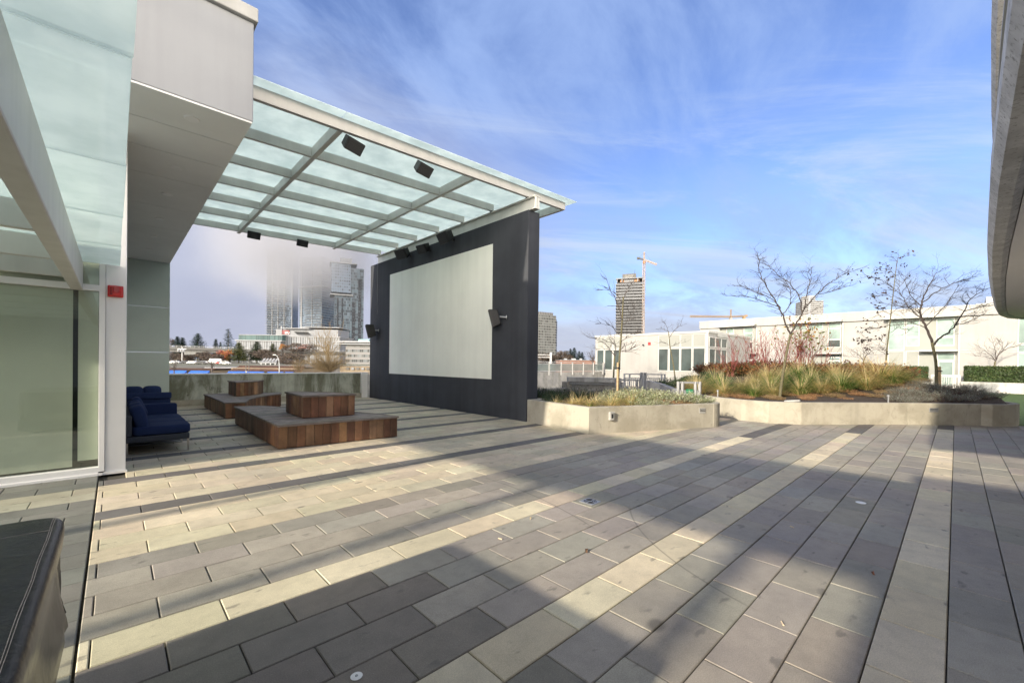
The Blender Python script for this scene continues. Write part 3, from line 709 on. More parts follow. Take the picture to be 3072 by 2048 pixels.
def twigbush_mesh(seed, r, h, n, cols, lw=.012, ll=.03, upright=.7, per=7):
    """low bush: many stems set with small leaves"""
    rnd = random.Random(seed); mb = MB()
    for _ in range(n):
        a = rnd.uniform(0, 2*math.pi); q_ = rnd.random()**.5; base = Vector((math.cos(a)*r*.55*q_, math.sin(a)*r*.55*q_, -.02))
        d_ = Vector((math.cos(a)*q_*(1.3-upright)*1.6, math.sin(a)*q_*(1.3-upright)*1.6, 1)).normalized()
        d_ = (d_+Vector((rnd.gauss(0, .15), rnd.gauss(0, .15), 0))).normalized(); L = h*rnd.uniform(.6, 1.1)
        tip = base+d_*L; sd_ = d_.cross(Vector((rnd.gauss(0, 1), rnd.gauss(0, 1), .2))).normalized()*.003
        cs = jit(cols[-1], rnd, .2); mb.quad(base-sd_, base+sd_, tip+sd_*.4, tip-sd_*.4, cs)
        c0 = rnd.choice(cols[:-1])
        for k in range(per):
            p = base+d_*L*(.25+.75*(k+rnd.random())/per); t = Vector((rnd.gauss(0, 1), rnd.gauss(0, 1), rnd.gauss(.6, .6))).normalized()
            s2 = t.cross(Vector((rnd.gauss(0, 1), rnd.gauss(0, 1), rnd.gauss(0, 1)))).normalized()*lw*.5; e = t*ll*rnd.uniform(.7, 1.3)
            mb.quad(p-s2*.3, p+e*.5-s2, p+e, p+e*.5+s2, jit(c0, rnd, .22))
    return mb.mesh('low_bush', 'leaf')
def place(me, name, label, cat, group, spots, rnd, ground, sc=(.85, 1.15)):
    for i, sp in enumerate(spots):
        x, y = sp[:2]; k_ = sp[2] if len(sp) > 2 else 1
        o = bpy.data.objects.new(name, me[i % len(me)]); COL.objects.link(o); z = ground(x, y) if callable(ground) else ground
        o.location = (x, y, z); o.rotation_euler = (0, 0, rnd.uniform(0, 6.3)); s_ = k_*rnd.uniform(*sc); o.scale = (s_, s_, s_*rnd.uniform(.92, 1.08))
        tag(o, label, cat, group)
rnd = random.Random(11)
gt = [tussock_mesh(1, .85, .66, 800, .16, .013), tussock_mesh(2, .85, .62, 800, .62, .013), tussock_mesh(3, .85, .68, 800, .08, .013), tussock_mesh(4, .85, .64, 760, .75, .013)]
place(gt[2:3]+gt[0:1], 'grass_tussock', 'mostly green arching grass tussock in the long curved planter', 'ornamental grass', 'green grass tussocks in the long planter',
      [(16.4, 5.95), (17.5, 4.65, 1.1), (18.9, 3.75, 1.1), (19.7, 2.95), (18.2, 6.9), (20.3, 4.4), (19.2, 4.7), (21.3, 1.6), (22.1, 2.4, 1.1), (17.3, 3.7), (18.5, 2.75), (16.2, 4.8, .8), (20.4, 1.55, .8)], rnd, mound)
place(gt[3:4]+gt[1:2], 'grass_tussock', 'straw tinted arching grass tussock in the long curved planter', 'ornamental grass', 'straw coloured grass tussocks in the long planter',
      [(17.0, 5.45), (18.3, 5.4), (20.6, 1.95, 1.25), (21.5, 2.6, 1.1), (19.6, 5.3), (17.2, 7.4), (21.2, 3.4), (16.0, 6.7), (20.1, 2.3), (21.7, 4.4), (17.9, 3.2, .9), (19.2, 2.15, .9), (16.6, 4.35, .8), (15.5, 5.6, .8)], rnd, mound)
gl = [twigbush_mesh(21, .42, .24, 150, [(.22, .24, .2), (.17, .19, .17), (.26, .27, .24), (.10, .075, .06)], .008, .034, .75),
      twigbush_mesh(22, .42, .24, 150, [(.19, .22, .18), (.15, .17, .14), (.13, .11, .09), (.12, .08, .06)], .008, .034, .75)]
gb = [twigbush_mesh(23, .40, .17, 190, [(.34, .19, .09), (.42, .27, .14), (.24, .13, .07), (.2, .11, .06)], .006, .05, .35),
      twigbush_mesh(24, .40, .17, 190, [(.32, .23, .12), (.22, .14, .08), (.28, .22, .10), (.16, .09, .05)], .006, .05, .35)]
gs = [twigbush_mesh(25, .40, .30, 190, [(.31, .36, .2), (.42, .45, .31), (.22, .26, .13), (.14, .1, .07)], .017, .036, .55, 9),
      twigbush_mesh(26, .40, .30, 190, [(.34, .37, .22), (.44, .45, .33), (.25, .28, .14), (.14, .1, .07)], .017, .036, .55, 9)]
gd = [twigbush_mesh(27, .45, .36, 190, [(.03, .065, .022), (.045, .08, .03), (.06, .085, .04), (.05, .04, .03)], .018, .06, .6, 8)]
gr = [twigbush_mesh(28, .5, .30, 260, [(.16, .05, .02), (.11, .045, .022), (.20, .09, .025), (.07, .075, .022), (.06, .03, .025)], .026, .042, .5, 9),
      twigbush_mesh(29, .5, .32, 260, [(.13, .035, .02), (.22, .10, .03), (.10, .06, .025), (.15, .05, .02), (.06, .03, .025)], .026, .042, .5, 9)]
place(gb, 'heather_clump', 'brown winter heather clump on the mulch of the long curved planter', 'low shrub', 'brown heather clumps along the front of the long planter',
      [(15.0, 4.75), (15.6, 4.15, .8), (16.3, 3.3), (17.3, 2.75), (18.0, 2.2), (18.7, 1.6), (19.5, 1.05), (14.4, 5.35), (16.9, 3.9, .8), (20.1, 1.5, .8), (15.4, 5.3), (15.3, 3.9, .7), (16.9, 2.4, .7), (17.9, 1.75, .8), (18.4, 2.6), (19.3, 2.0), (20.6, 1.1), (21.3, .9), (17.0, 3.3, .8), (16.2, 4.5, .8), (15.9, 3.2, .7)], rnd, mound)
place(gl, 'lavender_clump', 'grey green lavender clump at the rounded right end of the long curved planter', 'lavender', 'lavender at the right end of the long planter',
      [(17.7, .75), (18.1, .2), (18.4, -.15), (18.9, -.5), (19.3, -.7), (19.7, -.4), (18.8, .45), (19.5, .1), (20.0, .4), (18.2, .75), (19.1, .95), (20.2, -.25, .8), (17.3, 1.2), (17.9, 1.3), (18.6, 1.2), (19.6, .8), (20.4, .9), (16.9, .9, .8)], rnd, mound, (.95, 1.2))
place(gd, 'evergreen_clump', 'dark green evergreen clump behind the grasses, left part of the long planter', 'low shrub', 'dark evergreen clumps in the long planter',
      [(17.2, 8.2, 1.2), (18.4, 8.2, 1.3), (19.6, 8.3, 1.3), (20.6, 7.9, 1.3), (16.5, 7.7), (19.0, 7.5, 1.1), (21.6, 8.3, 1.2), (18.0, 8.9, 1.2)], rnd, mound)
sp = []
for i in range(26):
    y = 8.6-i*.27; sp.append((22.4+rnd.uniform(-.9, 1.3), y, rnd.uniform(1.8, 2.5)))
place(gr, 'barberry_clump', 'russet low shrub in the band behind the grasses of the long planter', 'low shrub', 'russet shrubs behind the grasses', sp, rnd, mound)
# planter by the film screen
place(gl, 'lavender_clump', 'tall grey lavender clump at the back of the planter by the film screen', 'lavender', 'lavender at the back of the screen planter',
      [(8.95+.62*i+rnd.uniform(-.2, .2), 9.6-.42*i+rnd.uniform(-.35, .5), 1.5) for i in range(6)]+[(9.1+.62*i, 8.7-.42*i+rnd.uniform(-.2, .3), 1.3) for i in range(6)]+[(9.3, 10.3, 1.5), (10.3, 9.9, 1.5), (11.3, 8.9, 1.5), (11.9, 8.2, 1.4)], rnd, .52)
place(gd, 'evergreen_clump', 'dark green leafy clump in the shade of the film screen wall', 'low shrub', 'dark leafy clumps beside the screen wall',
      [(8.7, 7.55, .8), (9.0, 8.2), (9.7, 8.0, .9), (10.1, 7.6, .8)], rnd, .52)
gy = [tussock_mesh(5, .38, .34, 240, .8, .010), tussock_mesh(6, .38, .32, 240, .62, .010)]
place(gy, 'dry_grass_tuft', 'dry yellow grass tuft along the front of the planter by the film screen', 'grass tuft', 'dry grass tufts in the screen planter',
      [(8.35, 6.6), (8.6, 6.25), (8.75, 5.75, 1.1), (9.1, 5.95, 1.1), (9.35, 5.55), (9.75, 5.75, 1.2), (9.2, 6.5), (10.35, 5.45), (9.9, 6.25), (8.3, 7.1, .8), (8.75, 6.7)], rnd, .52)
place(gs, 'santolina_bush', 'silvery green bush in the planter by the film screen', 'low shrub', 'silvery bushes in the screen planter',
      [(9.55, 5.35, .7), (10.0, 5.15, .75), (10.35, 5.9), (10.75, 5.6), (11.1, 5.25), (11.35, 4.9), (10.9, 6.3, 1.1), (11.4, 5.8, 1.1), (11.75, 5.3, .9), (10.2, 6.6), (11.7, 6.4, 1.1), (9.6, 6.5, .7), (11.2, 7.0, 1.1), (11.85, 7.1, 1.1), (11.6, 4.75, .8)], rnd, .52, (1.05, 1.35))
place(gb, 'heather_clump', 'brown heather clump among the silvery bushes by the film screen', 'low shrub', 'brown heather in the screen planter',
      [(10.35, 5.1), (10.75, 4.95), (10.6, 5.35), (10.1, 5.5, .8), (11.0, 4.85, .7), (11.3, 6.5)], rnd, .53)
for x, y, k_, lb in ((14.5, 3.3, 1., 'flat pale stone lying near the front bend of the long planter'), (18.6, 1.15, .35, 'small pale stone on the mulch near the right end of the long planter')):
    rr = random.Random(int(x)); mb = MB(); pts = [(.27*math.cos(a)*rr.uniform(.75, 1.1), .16*math.sin(a)*rr.uniform(.75, 1.1)) for a in [i*2*math.pi/9 for i in range(9)]]
    mb.prism([(px*k_, py*k_) for px, py in pts], 0, .06*k_); o = mb.build('flat_stone', 'rock', bevel=.02, local=True); o.location = (x, y, mound(x, y)+.0); o.rotation_euler = (.1, .05, 2.4); tag(o, lb, 'stone')
for x, y, lb in ((16.1, 1.32, 'steel garden stake light at the right front of the long planter'), (13.95, 5.2, 'steel garden stake light at the left front of the long planter')):
    t = thing('stake_light', lb, 'garden light', (x, y, .5)); MB().tube([(0, 0, 0), (.01, .0, .26)], .018, 8).build('post', 'galv', t, local=True); MB().lathe([(.03, .26), (.032, .3), (.02, .315)], 10).build('cap', 'galv', t, local=True)

# ================================================================== TREES
def limb(mb, pts, r0, r1, n=6, wob=0., rnd=None):
    """smooth tapered limb through points; returns sampled points"""
    P_ = [Vector(p) for p in pts]; out = []
    for i in range(len(P_)-1):
        a, b, c, d_ = P_[max(i-1, 0)], P_[i], P_[i+1], P_[min(i+2, len(P_)-1)]
        for k in range(5):
            t = k/5; v = .5*((2*b)+(c-a)*t+(2*a-5*b+4*c-d_)*t*t+(3*b-a-3*c+d_)*t*t*t)
            if wob and rnd: v = v+Vector((rnd.gauss(0, wob), rnd.gauss(0, wob), rnd.gauss(0, wob)))
            out.append(v)
    out.append(P_[-1]); m_ = len(out)
    mb.tube(out, [r0+(r1-r0)*i/(m_-1) for i in range(m_)], n); return out
def twigs(mb, p, d_, L, r, depth, rnd, spread=.6, flat=0., up=.1, tips=None):
    n = 4 if depth > 1 else 3; pts = [p]; t = d_.normalized(); st = L/n
    for i in range(n):
        t = (t+Vector((rnd.gauss(0, .16), rnd.gauss(0, .16), rnd.gauss(up*.4, .12)))).normalized(); pts.append(pts[-1]+t*st)
    mb.tube(pts, [r*(1-.55*i/n) for i in range(n+1)], 4 if r > .006 else 3, cap=False)
    if tips is not None: tips.append((pts[-1], t))
    if depth <= 0: return
    k = rnd.choice((2, 3, 3)) if depth > 1 else rnd.choice((2, 3))
    for j in range(k):
        i = rnd.randint(1, n); ax = Vector((rnd.gauss(0, 1), rnd.gauss(0, 1), rnd.gauss(0, .6)))
        nd = (t+ax.normalized()*spread*rnd.uniform(.7, 1.3)); nd.z = nd.z*(1-flat)+up
        twigs(mb, pts[i], nd, L*rnd.uniform(.5, .75), r*.55, depth-1, rnd, spread, flat, up, tips)
def tree(label, base, trunk, limbs, seed, r0, r1, tw=(4, .5, 3), name='bare_tree', flat=.35, stake=None, leaves=None, group=None, barkm='bark', twr=.0085, cat='tree', upb=.1, start=.3, spread=.6):
    """trunk and limbs are given as offsets from the base; twigs grow along the limbs"""
    rnd = random.Random(seed); t = thing(name, label, cat, base, 0, group)
    mt, mbr = MB(), MB(); limb(mt, trunk, r0, r1, 8); mt.build('trunk', barkm, t, smooth=True, local=True)
    tips = []
    for lp, ra, rb in limbs:
        pts = limb(mbr, lp, ra, rb, 5, .012, rnd); m_ = len(pts)
        for j in range(int(m_*start), m_, max(1, tw[2])):
            tt = (pts[min(j+1, m_-1)]-pts[j-1]).normalized(); f = (j/m_)
            for _ in range(2):
                ax = Vector((rnd.gauss(0, 1), rnd.gauss(0, 1), rnd.gauss(.1, .5))).normalized(); dd = tt*.7+ax*.8; dd.z = dd.z*(1-flat)+upb
                twigs(mbr, pts[j], dd, tw[1]*rnd.uniform(.6, 1.3)*(1.15-.5*f), twr, tw[0]-2, rnd, spread, flat, upb, tips)
        twigs(mbr, pts[-1], (pts[-1]-pts[-3]), tw[1], rb*.9, tw[0]-2, rnd, spread, flat, upb, tips)
    mbr.build('branches', 'twig', t, local=True)
    if leaves:
        mb = MB(); n_, cols, sz, zr = leaves
        c_ = [q for q in tips if zr[0] <= q[0].z <= zr[1] and (len(zr) < 3 or zr[2](q[0]))]
        for _ in range(n_):
            if not c_: break
            p, d_ = rnd.choice(c_); p = p+Vector((rnd.gauss(0, .05), rnd.gauss(0, .05), rnd.gauss(0, .05))); a = Vector((rnd.gauss(0, 1), rnd.gauss(0, 1), rnd.gauss(-.6, .5))).normalized()
            s2 = a.cross(Vector((rnd.gauss(0, 1), rnd.gauss(0, 1), rnd.gauss(0, 1)))).normalized()*sz*.32; e = a*sz*rnd.uniform(.7, 1.2); q_ = a.cross(s2)*.12
            mb.add([p, p+e*.45-s2, p+e, p+e*.45+s2, p+e*.5+q_], [(0, 1, 4), (1, 2, 4), (2, 3, 4), (3, 0, 4)], jit(rnd.choice(cols), rnd, .25))
        mb.build('leaves', 'leaf', t, local=True)
    if stake:
        h, r_, off = stake; mb = MB().tube([(off[0], off[1], -.2), (off[0]*.7, off[1]*.7, h)], r_, 8); mb.build('stake', 'stake', t, local=True)
        MB().lathe([(r_+.03, -.02), (r_+.034, 0), (r_+.03, .02)], 12, at=(off[0]*.75, off[1]*.75, h*.86)).build('tie', 'black', t, local=True)
    return t
# directions as seen: L(v) = sideways in the picture (to the right positive), depth a little
SR = Vector((math.sin(YAW), -math.cos(YAW), 0)); DP = Vector((math.cos(YAW), math.sin(YAW), 0))
def V(side, z, dep=0.): return SR*side+DP*dep+Vector((0, 0, z))
# main spreading tree on the long planter
tree('large bare spreading tree forking above the russet shrubs of the long planter', (16.0, 4.0, .5), [V(0, 0), V(.08, .7), V(.22, 1.6), V(.33, 2.15)],
     [([V(.33, 2.15), V(.12, 2.6), V(-.05, 3.05), V(-.5, 3.7), V(-.72, 4.25), V(-.78, 4.7)], .03, .006),
      ([V(-.05, 3.05), V(-.5, 3.2), V(-1.0, 3.35), V(-1.45, 3.4)], .016, .005),
      ([V(-.02, 3.0), V(-.3, 3.3), V(-.8, 3.5), V(-1.35, 3.75)], .016, .005),
      ([V(.33, 2.15), V(.55, 2.55), V(.78, 3.0), V(1.2, 3.5), V(1.7, 3.95), V(2.15, 4.2)], .03, .006),
      ([V(.7, 2.85), V(.62, 3.3), V(.35, 3.75), V(-.1, 4.1), V(-.4, 4.4)], .02, .006),
      ([V(.75, 2.95), V(.85, 3.5), V(.95, 3.95), V(.9, 4.25)], .018, .005),
      ([V(1.2, 3.5), V(1.7, 3.6), V(2.15, 3.75)], .012, .004),
      ([V(.05, 2.75), V(.3, 3.2), V(.25, 3.7), V(0, 4.1)], .016, .005)], 31, .05, .032, (5, .38, 2), flat=.45, twr=.008)
tree('slim bare tree tied to a pale wooden stake in the planter by the film screen', (10.87, 6.9, .5), [V(.0, 0), V(.02, .9), V(.06, 1.6), V(.10, 2.3), V(.13, 3.1)],
     [([V(.10, 2.4), V(-.05, 2.9), V(-.25, 3.3), V(-.42, 3.72)], .017, .004), ([V(.13, 3.05), V(.25, 3.3), V(.36, 3.5)], .015, .004), ([V(.13, 2.9), V(-.2, 3.25), V(-.5, 3.3)], .012, .004),
      ([V(.08, 1.9), V(-.2, 2.2), V(-.55, 2.3)], .010, .003), ([V(.08, 1.75), V(.3, 1.95), V(.5, 2.0)], .010, .003), ([V(.1, 2.2), V(.35, 2.5), V(.45, 2.75)], .010, .003), ([V(.07, 1.6), V(-.25, 1.75), V(-.6, 1.85)], .009, .003),
      ([V(.1, 1.45), V(.3, 1.5), V(.45, 1.6)], .008, .003)], 33, .034, .02, (3, .28, 3), stake=(1.15, .032, (-.045, -.02)), flat=.3)
tree('bare wide crowned tree on a short stake at the right end of the long planter', (20.9, .45, .5), [V(0, 0), V(-.02, .6), V(-.05, 1.3), V(-.2, 2.0)],
     [([V(-.2, 2.0), V(-.42, 2.5), V(-.62, 3.0), V(-.55, 3.5), V(-.3, 4.0), V(-.1, 4.4)], .045, .007), ([V(-.15, 1.9), V(.1, 2.15), V(.55, 2.5), V(.9, 3.1), V(1.2, 3.6), V(1.75, 3.9)], .036, .006),
      ([V(-.5, 2.75), V(-.95, 3.1), V(-1.3, 3.6), V(-1.65, 3.95)], .02, .005), ([V(-.62, 3.0), V(-1.0, 3.2), V(-1.6, 3.25)], .018, .005), ([V(-.55, 3.4), V(.0, 3.8), V(.6, 4.1), V(1.1, 4.25)], .02, .005),
      ([V(.6, 2.6), V(1.0, 2.7), V(1.5, 2.95)], .018, .005), ([V(.9, 3.1), V(1.3, 3.2), V(1.9, 3.3)], .016, .005), ([V(-.42, 2.5), V(-.9, 2.65), V(-1.3, 2.6)], .016, .005), ([V(-.45, 2.5), V(.0, 3.0), V(.4, 3.5), V(.7, 4.0)], .018, .005),
      ([V(-.6, 3.2), V(-1.0, 3.7), V(-1.2, 4.2)], .016, .005)], 35, .05, .038, (5, .42, 2), flat=.4, twr=.008, stake=(1.15, .05, (.03, -.07)), barkm='bark')
dkl = [(.03, .017, .017), (.045, .022, .018), (.025, .018, .016)]
t = tree('narrow upright tree with a few dark leaves left on its twigs, behind the long planter', (23.6, 2.05, .95), [V(0, 0), V(.05, 1.2), V(.16, 2.4), V(.3, 3.9), V(.42, 5.1)],
     [([V(.4, 4.9), V(.5, 5.25), V(.95, 5.35)], .012, .004), ([V(.36, 4.5), V(.1, 4.75), V(-.2, 4.6)], .010, .004), ([V(.3, 3.9), V(-.2, 4.3), V(-.9, 4.5)], .010, .004), ([V(.26, 3.6), V(-.1, 3.7), V(-.55, 3.5)], .010, .004),
      ([V(.2, 2.9), V(-.2, 3.0), V(-.55, 2.7)], .010, .004), ([V(.18, 2.5), V(-.2, 2.3), V(-.6, 2.3)], .010, .004), ([V(.2, 2.9), V(.6, 3.2), V(.9, 3.1)], .010, .004), ([V(.1, 1.6), V(-.4, 1.8), V(-.8, 1.7)], .008, .003),
      ([V(.15, 2.1), V(.6, 2.3), V(1.0, 2.2)], .009, .003), ([V(.3, 3.8), V(.7, 4.2), V(.8, 4.5)], .010, .004), ([V(.08, 1.4), V(-.2, 1.45), V(-.5, 1.2)], .007, .003)], 37, .034, .010, (4, .36, 2), name='narrow_tree', flat=.3,
     leaves=(190, dkl, .13, (.9, 6., lambda p: p.dot(SR) < .2 or p.z > 4.4)), stake=(.95, .035, (-.03, -.05)))
sm = [('small bare tree in front of the left windows of the low white pavilion', (22.5, 14.6, .4), 1., 41), ('small bare tree before the right windows of the low white pavilion', (23.5, 11.4, .6), .95, 42)]
for lb, b, k_, sd_ in sm:
    if sd_ == 41:
        tree(lb, b, [V(0, 0), V(.02, .8), V(.05, 1.7)], [([V(.05, 1.7), V(-.4, 2.3), V(-1.0, 2.7), V(-1.6, 2.85)], .03, .006), ([V(.05, 1.7), V(.1, 2.4), V(-.2, 3.0)], .03, .006), ([V(.05, 1.7), V(.5, 2.2), V(1.1, 2.5)], .025, .006),
             ([V(0, 2.0), V(-.5, 2.1), V(-1.2, 2.15)], .02, .005), ([V(.1, 2.0), V(.6, 2.0), V(1.3, 2.1)], .02, .005)], sd_, .06, .045, (4, .5, 2), flat=.3)
    else:
        tree(lb, b, [V(.3, 0), V(.15, 1.0), V(-.05, 2.0), V(-.15, 2.9)], [([V(-.1, 2.6), V(.2, 3.0), V(.5, 3.3), V(.6, 3.6)], .018, .005), ([V(-.15, 2.9), V(-.5, 3.1), V(-.85, 3.05)], .014, .004), ([V(-.05, 2.0), V(.35, 2.2), V(.9, 2.35)], .014, .004),
             ([V(-.08, 2.1), V(-.45, 2.3), V(-.7, 2.25)], .012, .004), ([V(-.15, 2.9), V(-.3, 3.3), V(-.45, 3.5)], .012, .004)], sd_, .04, .025, (3, .3, 3), flat=.3)
for lb, b, sd_ in (('small bare tree against the white wall right of the TH208 door', (43.4, 5.15, .7), 44), ('small bare tree in front of the TH208 door', (35.5, 7.0, .7), 45), ('small bare tree against the white wall above the right hedge', (43.3, -1.75, .7), 46)):
    tree(lb, b, [V(0, 0), V(.03, .8), V(.12, 1.4)], [([V(.12, 1.4), V(-.3, 1.9), V(-.9, 2.3)], .03, .006), ([V(.12, 1.4), V(.4, 1.9), V(1.0, 2.3), V(1.5, 2.4)], .03, .006), ([V(.12, 1.5), V(.1, 2.1), V(-.1, 2.7)], .028, .006), ([V(.1, 1.5), V(-.6, 1.7), V(-1.3, 1.75)], .02, .006), ([V(.15, 1.6), V(.5, 2.2), V(.55, 2.7)], .02, .006)],
         sd_, .06, .045, (4, .55, 2), group='small bare trees before the townhouse wall', flat=.25)
# red stemmed shrubs
def stems(label, base, n, h, r, seed, leaf=None, rim=.5):
    rnd = random.Random(seed); t = thing('red_stem_shrub', label, 'shrub', base, 0, 'red stemmed shrubs in the long planter'); mb, tips = MB(), []
    for _ in range(n):
        a = rnd.uniform(0, 6.28); q_ = rnd.random(); p = Vector((math.cos(a)*.18*q_, math.sin(a)*.18*q_, -.05)); d_ = Vector((math.cos(a)*rim*q_, math.sin(a)*rim*q_, 1)); L = h*rnd.uniform(.6, 1.05)
        pts = [p]; tt = d_.normalized()
        for i in range(5):
            tt = (tt+Vector((rnd.gauss(0, .07), rnd.gauss(0, .07), .03))).normalized(); pts.append(pts[-1]+tt*L/5)
            if i > 0: twigs(mb, pts[-1], tt+Vector((rnd.gauss(0, .5), rnd.gauss(0, .5), .2)), L*.28*rnd.uniform(.6, 1.2), .006, 1, rnd, .5, 0, .2, tips)
        mb.tube(pts, [.013-.0018*i for i in range(6)], 4, cap=False); tips.append((pts[-1], tt))
    mb.build('stems', 'redstem', t, local=True)
    if leaf:
        k_, cols, sz, zmin = leaf; mb = MB(); c_ = [q for q in tips if q[0].z > zmin]
        for _ in range(k_):
            p, d_ = rnd.choice(c_); p = p+Vector((rnd.gauss(0, .07), rnd.gauss(0, .07), rnd.gauss(0, .07))); a = Vector((rnd.gauss(0, 1), rnd.gauss(0, 1), rnd.gauss(-.5, .5))).normalized()
            s2 = a.cross(Vector((rnd.gauss(0, 1), rnd.gauss(0, 1), rnd.gauss(0, 1)))).normalized()*sz*.33; e = a*sz*rnd.uniform(.7, 1.2)
            mb.add([p, p+e*.5-s2, p+e, p+e*.5+s2, p+e*.5+a.cross(s2)*.15], [(0, 1, 4), (1, 2, 4), (2, 3, 4), (3, 0, 4)], jit(rnd.choice(cols), rnd, .25))
        mb.build('leaves', 'leaf', t, local=True)
lc = [(.12, .14, .03), (.16, .16, .035), (.26, .15, .03), (.20, .09, .03), (.09, .12, .03)]
def at(px, y, D):   # point on a horizontal bearing of the picture at depth D
    s_ = (px-1536)/F_PX; p = EYE+(DP+SR*s_)*D; return (p.x, p.y)
for px, D, n, h, r, sd_, leaf, lb in ((2405, 19.6, 30, 2.3, .6, 51, (170, lc, .15, 1.2), 'leafy red stemmed shrub with yellow green leaves, behind the big spreading tree'),
                                       (2362, 19.9, 24, 2.05, .6, 52, (40, lc, .12, 1.2), 'red stemmed shrub with few leaves left of the leafy one'),
                                       (2300, 20.0, 22, 1.9, .6, 53, (12, lc, .1, 1.), 'bare red stemmed shrub in the middle of the row'),
                                       (2262, 20.2, 18, 1.8, .6, 54, (14, lc, .1, 1.), 'bare red stemmed shrub second from the pavilion'),
                                       (2195, 20.0, 14, 1.7, .7, 55, (16, lc, .1, 1.), 'thin red stemmed shrub nearest the low pavilion'),
                                       (2462, 19.4, 7, 2.0, .9, 56, (12, lc, .14, 1.2), 'sparse arching shrub at the right of the red stemmed row')):
    x, y = at(px, 0, D); stems(lb, (x, y, mound(x, y)), n, h, r, sd_, leaf, .55 if n > 10 else 1.1)

# ================================================================== FENCES AND LOW WALLS BEHIND THE PLANTERS
def fence(label, p0, p1, z0, z1, posts=(0, 1), n=7, mid=.28, name='metal_fence', m='galv', pw_=.07, cat='fence', x2=None):
    """posts, top rail, middle rail and pickets below it"""
    a, b = Vector((*p0, 0)), Vector((*p1, 0)); d_ = b-a; t = thing(name, label, cat, (p0[0], p0[1], z0)); up = Vector((0, 0, 1))
    for f in posts:
        p = a+d_*f; MB().box(p.x-pw_/2, p.y-pw_/2, z0, p.x+pw_/2, p.y+pw_/2, z1).build('post', m, t)
    for nm, z, h in (('top_rail', z1-.03, .06), ('middle_rail', z1-mid, .05), ('bottom_rail', z0+.1, .04)):
        MB().bar((a.x, a.y, z), (b.x, b.y, z), .045, h).build(nm, m, t)
    for i in range(n):
        p = a+d_*((i+.7)/(n+.4)); MB().box(p.x-.014, p.y-.014, z0+.12, p.x+.014, p.y+.014, z1-mid-.02).build('picket', m, t)
    return t
t = fence('narrow aluminium gate with a green sign between the two planters', (13.27, 6.17), (13.77, 5.69), .0, 1.06, (0, .2, .8, 1), 6, .3, 'metal_gate', pw_=.075, cat='gate')
dv = Vector((13.77-13.27, 5.69-6.17)).normalized(); nv = Vector((dv.y, -dv.x))
if nv.dot(Vector((-1, -.4))) < 0: nv = -nv
pc = Vector((13.51, 5.93))+nv*.055
ms = Matrix(((dv.x, 0, nv.x, pc.x-13.27), (dv.y, 0, nv.y, pc.y-6.17), (0, 1, 0, .67), (0, 0, 0, 1)))
sg = MB().boxm(ms, .235, .30, .012).build('sign_plate', 'signgreen', t, local=True)
mt_ = Matrix.Translation((0, 0, .007))
text('sign_text', 'DESIGNATED', .036, 'lettergreen', sg, ms @ Matrix.Translation((0, .075, .007)))
text('sign_text', 'PET AREA', .062, 'letter', sg, ms @ Matrix.Translation((0, -.02, .007)), .82)
fence('low aluminium fence left of the planter gate, in front of the concrete ramp', (13.62, 8.72), (14.28, 8.10), .0, 1.04, (0, .12, .86, 1), 7, .3)
t = thing('metal_post', 'tall double aluminium post at the head of the curved ramp wall', 'post', (16.45, 9.2, 0))
MB().box(16.36, 9.2, 0, 16.43, 9.3, 1.22).build('upright', 'galv', t); MB().box(16.5, 9.1, 0, 16.58, 9.19, 1.22).build('upright', 'galv', t); MB().box(16.36, 9.1, 1.221, 16.58, 9.3, 1.25).build('cap', 'galv', t)
fence('aluminium fence standing in front of the low white pavilion', (21.15, 13.0), (22.85, 11.42), .1, 1.07, (0, .13, .43, .47, .92, 1), 20, .26)
t = thing('ramp_wall', 'concrete ramp wall with a dark slot and a steel rail', 'wall', (15.2, 11, 0)); a, b = Vector((14.5, 11.75)), Vector((16.2, 10.14))
MB().bar((a.x, a.y, .90), (b.x, b.y, .88), .35, .21).build('top_beam', 'concgrey', t, bevel=.012)
MB().bar((a.x+.25, a.y+.05, .4), (b.x+.25, b.y+.05, .4), .2, .8).build('back_wall', 'concgrey', t)
MB().box(a.x-.17, a.y-.12, -.03, a.x+.15, a.y+.17, .795).build('end_pier', 'conc', t)
MB().bar((a.x-.02, a.y-.12, .735), (b.x-.02, b.y-.12, .70), .05, .05).build('rail', 'galv', t)
t = thing('curved_wall', 'curved concrete ramp wall running down to the planter gate', 'wall', (15.5, 7.5, 0)); cw = [(14.3, 6.1, .62), (15.0, 6.85, .66), (15.75, 7.55, .74), (16.25, 8.15, .82), (16.4, 8.9, .93)]
mb = MB()
for (x, y, z), (x2_, y2_, z2_) in zip(cw[:-1], cw[1:]):
    w = Vector((y2_-y, x-x2_, 0)).normalized()*-.2; p, q_ = Vector((x, y, 0)), Vector((x2_, y2_, 0))
    mb.add([p, q_, q_+w, p+w, p+Vector((0, 0, z)), q_+Vector((0, 0, z2_)), q_+w+Vector((0, 0, z2_)), p+w+Vector((0, 0, z))], [(0, 1, 5, 4), (1, 2, 6, 5), (2, 3, 7, 6), (3, 0, 4, 7), (4, 5, 6, 7)])
mb.build('wall_body', 'concgrey', t)
t = thing('edge_wall', 'streaked concrete edge wall carrying the glass guard rail', 'wall', (18, 19.1, 0)); MB().box(8.62, 19.0, -6, 27.9, 19.3, 1.0).build('wall_body', 'concgrey', t)
t = thing('glass_guard_rail', 'glass guard rail with white posts on the concrete wall left of the pavilion', 'guard rail', (18, 19, 1.0))
MB().bar((8.7, 18.96, 1.70), (27.75, 18.96, 1.70), .06, .045).build('handrail', 'galv', t); MB().bar((8.7, 18.96, 1.575), (27.75, 18.96, 1.575), .04, .035).build('top_rail', 'whitefar', t)
